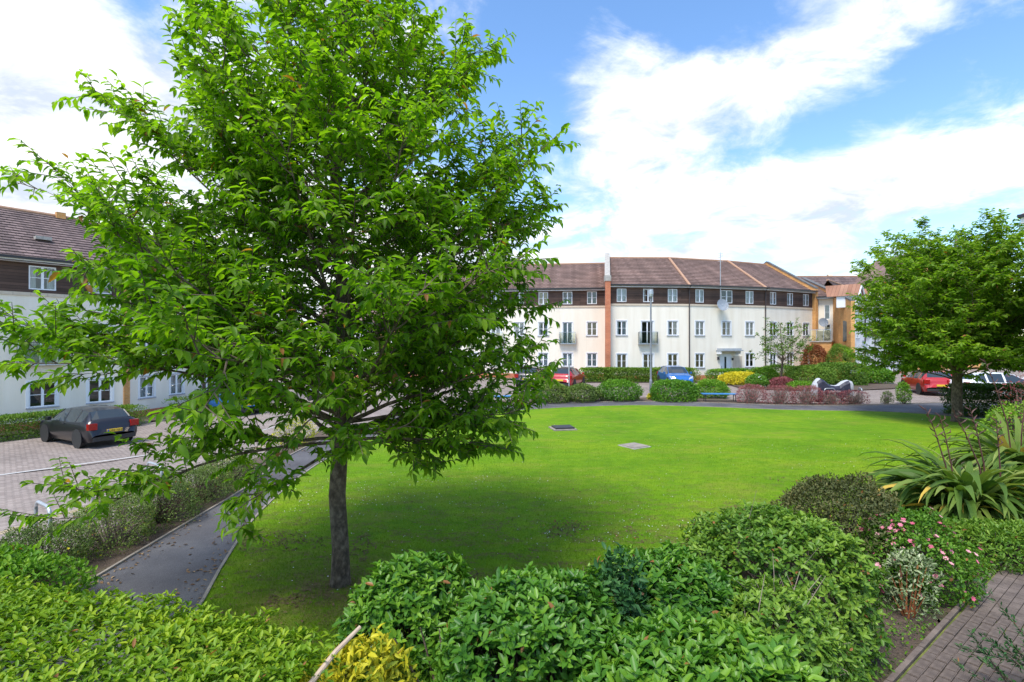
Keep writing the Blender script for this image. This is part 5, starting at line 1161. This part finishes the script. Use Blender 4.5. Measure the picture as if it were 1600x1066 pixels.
# left
shrub('clipped_hedge', 'low clipped hedge along the wall of the left block beside the black car', 'hedge', (-21.0, 21.95), (4.6, .62), 1.0, 46000, .075, 'yew', p=8, rz=math.atan2(.83, .58), lump=.03, twigs=0, tpl=LEAF_LO, tmean=.75)
shrub('clipped_hedge', 'far part of the low clipped hedge behind cherry leaves at left', 'hedge', (-17.9, 31.5), (4.2, .5), 1.0, 5000, .08, 'yew', p=8, rz=math.atan2(.975, .15), lump=.03, twigs=0, tpl=LEAF_LO, tmean=.7)
shrub('golden_bush', 'yellow flowering bush beside the path behind the big cherry trunk', 'bush', (-7.0, 16.5), (.7, .7), .8, 1500, .07, 'yellow', tpl=LEAF_LO, tmean=.4)
for i, (x, y, r_, h, l) in enumerate([(-6.75, 7.25, .55, .62, 'first grey green potentilla bush from the near end of the left bed'), (-6.5, 8.25, .58, .68, 'second potentilla bush along the left bed, showing bare brown stems'), (-6.48, 9.3, .6, .72, 'third and tallest potentilla bush along the path edge'),
                                     (-6.5, 10.5, .58, .6, 'fourth potentilla bush along the left bed, below the cherry leaves'), (-6.6, 11.8, .6, .58, 'farthest visible potentilla bush of the left bed')]):
    shrub('potentilla_bush', l, 'bush', (x+.05, y), (r_*1.12, r_*1.15), h*1.12, 8500, .034, 'scrub', ratio=.5, twigs=70, bare=3, tpl=LEAF_LO, twigmat='deadtwig' if i == 1 else 'twig', group='potentilla bushes in the left bed', holes=.3 if i == 1 else .1, tmean=.5, lump=.22, flowers=('yellow', 14, .02))
shrub('nettle_bush', 'coarse leafy green bush at the left edge behind the clipped foreground hedge', 'bush', (-6.45, 6.0), (1.2, .7), .8, 7000, .07, 'bright', twigs=40, tpl=LEAF_MID, tmean=.45, parts=60, lump=.25)
# foreground
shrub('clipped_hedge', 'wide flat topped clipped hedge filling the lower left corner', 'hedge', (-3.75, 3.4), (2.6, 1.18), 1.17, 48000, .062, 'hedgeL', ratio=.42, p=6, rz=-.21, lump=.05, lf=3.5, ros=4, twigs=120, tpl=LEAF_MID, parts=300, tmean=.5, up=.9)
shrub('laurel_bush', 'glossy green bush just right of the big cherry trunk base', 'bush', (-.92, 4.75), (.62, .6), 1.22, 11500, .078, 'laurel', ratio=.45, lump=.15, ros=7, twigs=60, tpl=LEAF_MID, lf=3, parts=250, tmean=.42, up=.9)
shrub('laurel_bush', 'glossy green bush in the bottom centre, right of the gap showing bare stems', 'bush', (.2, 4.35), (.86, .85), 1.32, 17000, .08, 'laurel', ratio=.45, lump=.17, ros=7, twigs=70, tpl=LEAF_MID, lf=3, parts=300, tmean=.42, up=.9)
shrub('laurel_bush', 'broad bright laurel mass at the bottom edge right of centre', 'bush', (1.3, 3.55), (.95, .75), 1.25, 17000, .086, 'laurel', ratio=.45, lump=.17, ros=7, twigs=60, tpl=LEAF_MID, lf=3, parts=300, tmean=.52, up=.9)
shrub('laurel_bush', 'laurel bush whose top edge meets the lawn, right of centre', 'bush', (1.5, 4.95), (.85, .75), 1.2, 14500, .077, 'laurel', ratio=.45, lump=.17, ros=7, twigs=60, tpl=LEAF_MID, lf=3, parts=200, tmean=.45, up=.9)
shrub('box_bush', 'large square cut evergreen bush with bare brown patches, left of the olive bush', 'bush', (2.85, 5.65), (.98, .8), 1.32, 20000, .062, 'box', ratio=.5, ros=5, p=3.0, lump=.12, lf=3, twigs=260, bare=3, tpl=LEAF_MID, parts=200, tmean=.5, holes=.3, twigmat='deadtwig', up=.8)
shrub('box_bush', 'smaller mossy green bush with dry twigs between the laurel and the square bush', 'bush', (2.3, 4.45), (.62, .6), 1.12, 7500, .058, 'box', ratio=.5, ros=5, lump=.15, lf=3, twigs=160, bare=3, tpl=LEAF_MID, parts=100, tmean=.6, holes=.45, twigmat='deadtwig')
shrub('olive_bush', 'olive brown fine leaved bush between the lawn and the roses', 'bush', (4.65, 7.3), (1.0, .8), 1.32, 15000, .05, 'olive', ratio=.45, lump=.14, twigs=80, tpl=LEAF_MID, parts=60, tmean=.5)
shrub('rose_bush', 'rose bush with clusters of pink flowers beside the brick path', 'rose bush', (5.25, 6.75), (.75, .62), 1.02, 10000, .045, 'weed', ratio=.6, lump=.22, twigs=60, tpl=LEAF_MID, parts=100, tmean=.35, flowers=('petal', 230, .034))
shrub('leafy_bush', 'loose light green bush at the right edge where the brick path ends', 'bush', (7.2, 7.6), (.8, .55), .6, 6000, .07, 'box', ratio=.4, lump=.2, twigs=40, tpl=LEAF_MID, parts=60, tmean=.75)
shrub('variegated_shrub', 'small shrub with cream edged leaves and red stems in front of the roses', 'bush', (4.75, 6.1), (.27, .25), .85, 1000, .055, 'varieg', ratio=.35, lump=.25, twigs=9, tpl=LEAF_MID, twigmat='redstem', tmean=.35, parts=60)
shrub('golden_bush', 'yellow leaved shrub poking up at the bottom edge beside the clipped hedge', 'bush', (-1.12, 3.72), (.5, .42), 1.1, 2400, .085, 'yellow', ratio=.35, lump=.2, twigs=30, tpl=LEAF_HI, parts=200, tmean=.5, up=.2)
shrub('dark_leaf_shrub', 'dark tall shrub with faded pinkish flower heads among the laurels', 'bush', (.95, 4.5), (.34, .3), 1.38, 1600, .08, 'conifer', ratio=.4, lump=.2, twigs=25, tpl=LEAF_HI, parts=60, tmean=.5, flowers=('litterleaf', 25, .02))
for c_, l, h in (((2.35, 6.0), 'patch of dry grey twigs at the lawn edge behind the laurels', .95), ((.55, 5.6), 'low patch of dry twigs at the lawn edge behind the centre laurel', .7)):
    shrub('dry_bush', l, 'bush', c_, (.5, .35), h, 150, .03, 'olive', twigs=200, bare=4, tpl=LEAF_LO, twigmat='deadtwig')
# conifer sprays, bottom right
cf = thing('juniper', 'dark spiky juniper sprays in the bottom right corner over the brick path', 'shrub', (5.0, 4.35, 0)); q = np.random.RandomState(3)
b_ = mb('twig'); PP, DD, NN = [], [], []
for k in range(46):
    az = q.uniform(1.5, 4.6); el = q.uniform(.1, 1.0); L_ = q.uniform(.45, .95); d = np.array([math.cos(az)*math.cos(el), math.sin(az)*math.cos(el), math.sin(el)])
    p0 = np.array([5.0, 4.35, 0])+q.normal(size=3)*[.22, .2, .05]+[.0, 0, .15]; p1 = p0+d*L_; b_.tube([p0-[5., 4.35, 0], p1-[5., 4.35, 0]], [.01, .003], 4, cap=False)
    for j in range(70):
        t_ = q.uniform(.15, 1); v = d*.8+q.normal(size=3)*.5; PP.append(p0+(p1-p0)*t_+q.normal(size=3)*.012); DD.append(v); NN.append(q.normal(size=3)+[0, 0, 1.])
b_.obj('stems', cf); PP = np.array(PP)
put_leaves(cf, PP, np.array(DD), np.array(NN), q.uniform(.03, .07, len(PP)), .3, q.uniform(0, 1, len(PP)), LEAF_LO, M_['conifer'], 0, 'foliage', (5.0, 4.35, 0))

# flax clumps
def flax(label, c, n, L_, seed, stalks):
    q = np.random.RandomState(seed); t_ = thing('flax_plant', label, 'flax plant', (c[0], c[1], 0)); mes = []
    for v in range(14):
        curv = q.uniform(1.1, 2.9); el0 = q.uniform(1.0, 1.45); pts = []; p = np.array([0., 0, 0]); el = el0; N_ = 9
        V, T = [], []
        for i in range(N_+1):
            s = i/N_; w = .036*(1-s**3)*(.55+.45*min(1, s*3)); hN = np.array([-math.sin(el), 0, math.cos(el)])
            V += [tuple(p+[0, -w, 0]+hN*w*.5), tuple(p), tuple(p+[0, w, 0]+hN*w*.5)]
            el -= curv*(.4+1.6*s)/N_; p = p+np.array([math.cos(el), 0, math.sin(el)])/N_
        F = []
        for i in range(N_): a = i*3; F += [(a, a+1, a+4, a+3), (a+1, a+2, a+5, a+4)]
        me = bpy.data.meshes.new('leaf'); me.from_pydata(V, [], F); me.materials.append(M_['flaxold'] if v == 13 else M_['flax'])
        at_ = me.attributes.new('tint', 'FLOAT', 'FACE'); at_.data.foreach_set('value', [min(1, max(0, .15+.05*v+.4*(i//2)/N_*(v % 3 == 0))) for i in range(len(F))]); mes.append(me)
    for k in range(n):
        v = q.randint(0, 14) if q.rand() < .5 else q.randint(0, 12); o = bpy.data.objects.new('leaf', mes[v]); s = L_*q.uniform(.55, 1.1); rr = q.uniform(0, .35); az = q.uniform(0, 6.283)
        o.location = (rr*math.cos(az), rr*math.sin(az), 0); o.scale = (s, s*q.uniform(.9, 1.4), s); o.rotation_euler = (q.normal()*.2, q.normal()*.22, az+q.normal()*.5); link(o, t_)
    for (dx, dy, h, lean) in stalks:
        pts = [(dx, dy, .1), (dx+lean*.25, dy, h*.5), (dx+lean*.65, dy, h*.8), (dx+lean, dy, h)]; st = mb('stalk').tube(pts, [.016, .013, .009, .004], 6).obj('flower_stalk', t_)
        pb = mb('stalk')
        for j in range(9):
            s = .72+.28*j/9; z = h*s; x = dx+lean*(.5+.5*(s-.72)/.28); sg = 1 if j % 2 else -1
            pb.tube([(x, dy, z), (x+sg*.05, dy+q.normal()*.03, z+.05), (x+sg*.1, dy+q.normal()*.05, z+.1)], [.005, .013, .003], 4)
        pb.obj('seed_pods', st)
flax('large arching flax clump with tall dark seed stalks between the lawn and the roses', (8.3, 9.3), 440, 1.95, 2, [(-.3, 0, 2.1, -.5), (-.15, .1, 1.95, -.3), (.35, 0, 2.05, -.65), (.45, .1, 2.1, -.35), (.5, -.1, 1.9, -.1)])
flax('second flax clump at the right edge behind the large one', (11.5, 11.5), 240, 2.1, 6, [(-.2, 0, 2.9, -.7), (.0, .1, 2.5, .2)])
shrub('leafy_bush', 'yellow green bush at the right edge behind the second flax clump', 'bush', (13.6, 13.4), (1.2, .9), 1.7, 4000, .09, 'bright', tpl=LEAF_LO, tmean=.75, twigs=20)
shrub('red_leaf_bush', 'airy dark red leaved bush above the flax at the right edge', 'bush', (13.3, 13.2), (.7, .6), 2.45, 700, .07, 'purple', tpl=LEAF_LO, tmean=.35, twigs=30, holes=.5)
shrub('leafy_bush', 'low green underplanting below the large flax at right', 'bush', (7.4, 8.3), (1.0, .5), .4, 4000, .06, 'weed', tpl=LEAF_MID, tmean=.5, twigs=20, parts=40)
# bare stems in the foreground gap, and a pale stick
gs = thing('bare_stems', 'dark bare shrub stems in the gap between two laurel bushes', 'shrub', (-.5, 4.2, 0)); b_ = mb('bark')
q = np.random.RandomState(8)
for k in range(9):
    x, y = q.normal()*.07, q.normal()*.07; b_.tube([(x*.5, y*.5, 0), (x*1.4, y*1.4, .5), (x*3, y*3+.05, 1.0)], [.016, .012, .006], 5)
b_.obj('stem', gs)
stk = thing('pale_stick', 'pale broken branch lying slanted on the yellow leaved shrub', 'branch', (-1.25, 3.62, 1.1))
mb('wood').tube([(-.12, -.2, -.12), (0, 0, 0), (.13, .16, .09)], [.02, .018, .014], 8).obj('stick', stk)

# ------------------------------------------------------------------ small ground cover
def in_lawn(x, y, poly=np.array(lawn_edge)):
    c = np.zeros(len(x), bool); n = len(poly); j = n-1
    for i in range(n):
        xi, yi, xj, yj = poly[i][0], poly[i][1], poly[j][0], poly[j][1]
        if yi != yj: c ^= ((yi > y) != (yj > y)) & (x < (xj-xi)*(y-yi)/(yj-yi)+xi)
        j = i
    return c
def scatter(name, n, L, Lv, mat, tpl, ratio, ymin, ymax, dens_pow=2, tintm=.5, upright=1., z=.03, mask=None, kind='stuff'):
    q = np.random.RandomState(n); u = q.uniform(0, 1, n*2); y = ymin*(ymax/ymin)**u if dens_pow == 2 else q.uniform(ymin, ymax, n*2); x = q.uniform(-1.05, 1.05, n*2)*y
    k = in_lawn(x, y); x, y = x[k][:n], y[k][:n]
    if mask is not None: k = mask(x, y, q); x, y = x[k], y[k]
    m_n = len(x); P = np.stack([x, y, np.full(m_n, z)], 1); D = q.normal(size=(m_n, 3))*.5; D[:, 2] = upright; Nn = q.normal(size=(m_n, 3)); 
    if upright < .3: Nn = q.normal(size=(m_n, 3))*.3+[0, 0, 1]
    t_ = tintm+.2*wob(n, P, .8)+.15*q.normal(size=m_n)
    me = leaf_mesh(name, P, D, Nn, L+Lv*q.uniform(-1, 1, m_n), ratio, t_, tpl, M_[mat]); o = bpy.data.objects.new(name, me); link(o); return o
def worn(x, y, q, thr=.62):
    P = np.stack([x, y*1.7, x*0], 1); near_ = np.clip((12.5-y)/4, 0, 1)*.5-.25+.5*np.exp(-((x+2.1)**2+(y-6.7)**2)/.7)
    return wob(91, P, 1.5)*.7+wob(92, P, 4.2)*.45+near_ > thr
g_ = scatter('grass', 160000, .032, .014, 'grassblade', BLADE, .16, 5.0, 17, mask=lambda x, y, q: ~worn(x, y, q) | (q.uniform(size=len(x)) < .3)); props(g_, 'short mown grass blades covering the near lawn', 'grass', kind='stuff')
def clump(x, y, q):
    P = np.stack([x, y, x*0], 1); return (wob(77, P, 1.1)+.5*wob(78, P, 3) > .35) | (q.uniform(size=len(x)) < .1)
g_ = scatter('daisies', 5200, .017, .005, 'daisy', LEAF_LO, 1.0, 6.5, 25, upright=.05, z=.062, mask=clump); props(g_, 'tiny white daisies dotted in patches over the lawn', 'daisies', kind='stuff')
g_ = scatter('fallen_leaves', 700, .05, .02, 'litterleaf', LEAF_LO, .5, 5.8, 16, upright=.1, z=.05, mask=lambda x, y, q: (np.hypot(x+1.5, y-7.5) < 3.2)); props(g_, 'brown fallen leaves scattered on the grass under the big cherry', 'leaves', kind='stuff')
# weeds in the bed by the brick path
q = np.random.RandomState(21); n = 11000; x = q.uniform(3.2, 6.6, n); y = q.uniform(4.4, 8.3, n); dist = (x-e0.x)*(-ed.y)+(y-e0.y)*ed.x
k = (dist > .08) & (dist < 1.0) & (wob(5, np.stack([x, y, x*0], 1), 3.5)+q.normal(size=n)*.3 > -.6); x, y = x[k], y[k]; P = np.stack([x, y, q.uniform(.03, .13, len(x))], 1)
me = leaf_mesh('weeds', P, q.normal(size=(len(x), 3))+[0, 0, .3], q.normal(size=(len(x), 3))*.5+[0, 0, 1], q.uniform(.02, .05, len(x)), .6, q.uniform(0, .9, len(x)), LEAF_MID, M_['weed'])
o = bpy.data.objects.new('weeds', me); link(o); props(o, 'low green weeds in the soil beside the brick path', 'weeds', kind='stuff')
lit = thing('litter', 'scrap of orange litter on the lawn right of the big cherry trunk', 'litter', (-.85, 7.3, .05)); m2 = mb('litter'); m2.face([(-.05, 0, 0), (.05, -.02, .02), (.06, .04, .03), (-.02, .05, .0)]); m2.face([(.05, -.02, .02), (.1, .03, 0), (.06, .04, .03)]); m2.obj('scrap', lit)
print('objects', len(bpy.data.objects))

# leaf litter along the path edges
q = np.random.RandomState(44); PP = []
for ln, sg in ((path_in, -1), (path_out[5:], 1)):
    for a, b in zip(ln[:-1], ln[1:]):
        for k in range(7):
            t_ = q.uniform(); n_ = np.array([-(b[1]-a[1]), b[0]-a[0]]); n_ /= np.linalg.norm(n_); o_ = abs(q.normal())*.22+.03
            PP.append([a[0]+(b[0]-a[0])*t_+n_[0]*o_*(-sg), a[1]+(b[1]-a[1])*t_+n_[1]*o_*(-sg), .032])
PP = np.array(PP); me = leaf_mesh('litter_leaves', PP, q.normal(size=(len(PP), 3))*[1, 1, .1], q.normal(size=(len(PP), 3))*.2+[0, 0, 1], q.uniform(.03, .08, len(PP)), .5, q.uniform(0, 1, len(PP)), LEAF_MID, M_['litterleaf'])
o = bpy.data.objects.new('litter_leaves', me); link(o); props(o, 'dry leaves blown along both edges of the tarmac path', 'leaves', kind='stuff')

g_ = scatter('bare_earth', 60000, .034, .016, 'crumb', LEAF_LO, .7, 5.2, 13.5, upright=.12, z=.036, tintm=.4, mask=lambda x, y, q: worn(x, y, q, .66) & (q.uniform(size=len(x)) < .75)); props(g_, 'crumbs of bare brown earth in worn patches of the near lawn', 'earth', kind='stuff')
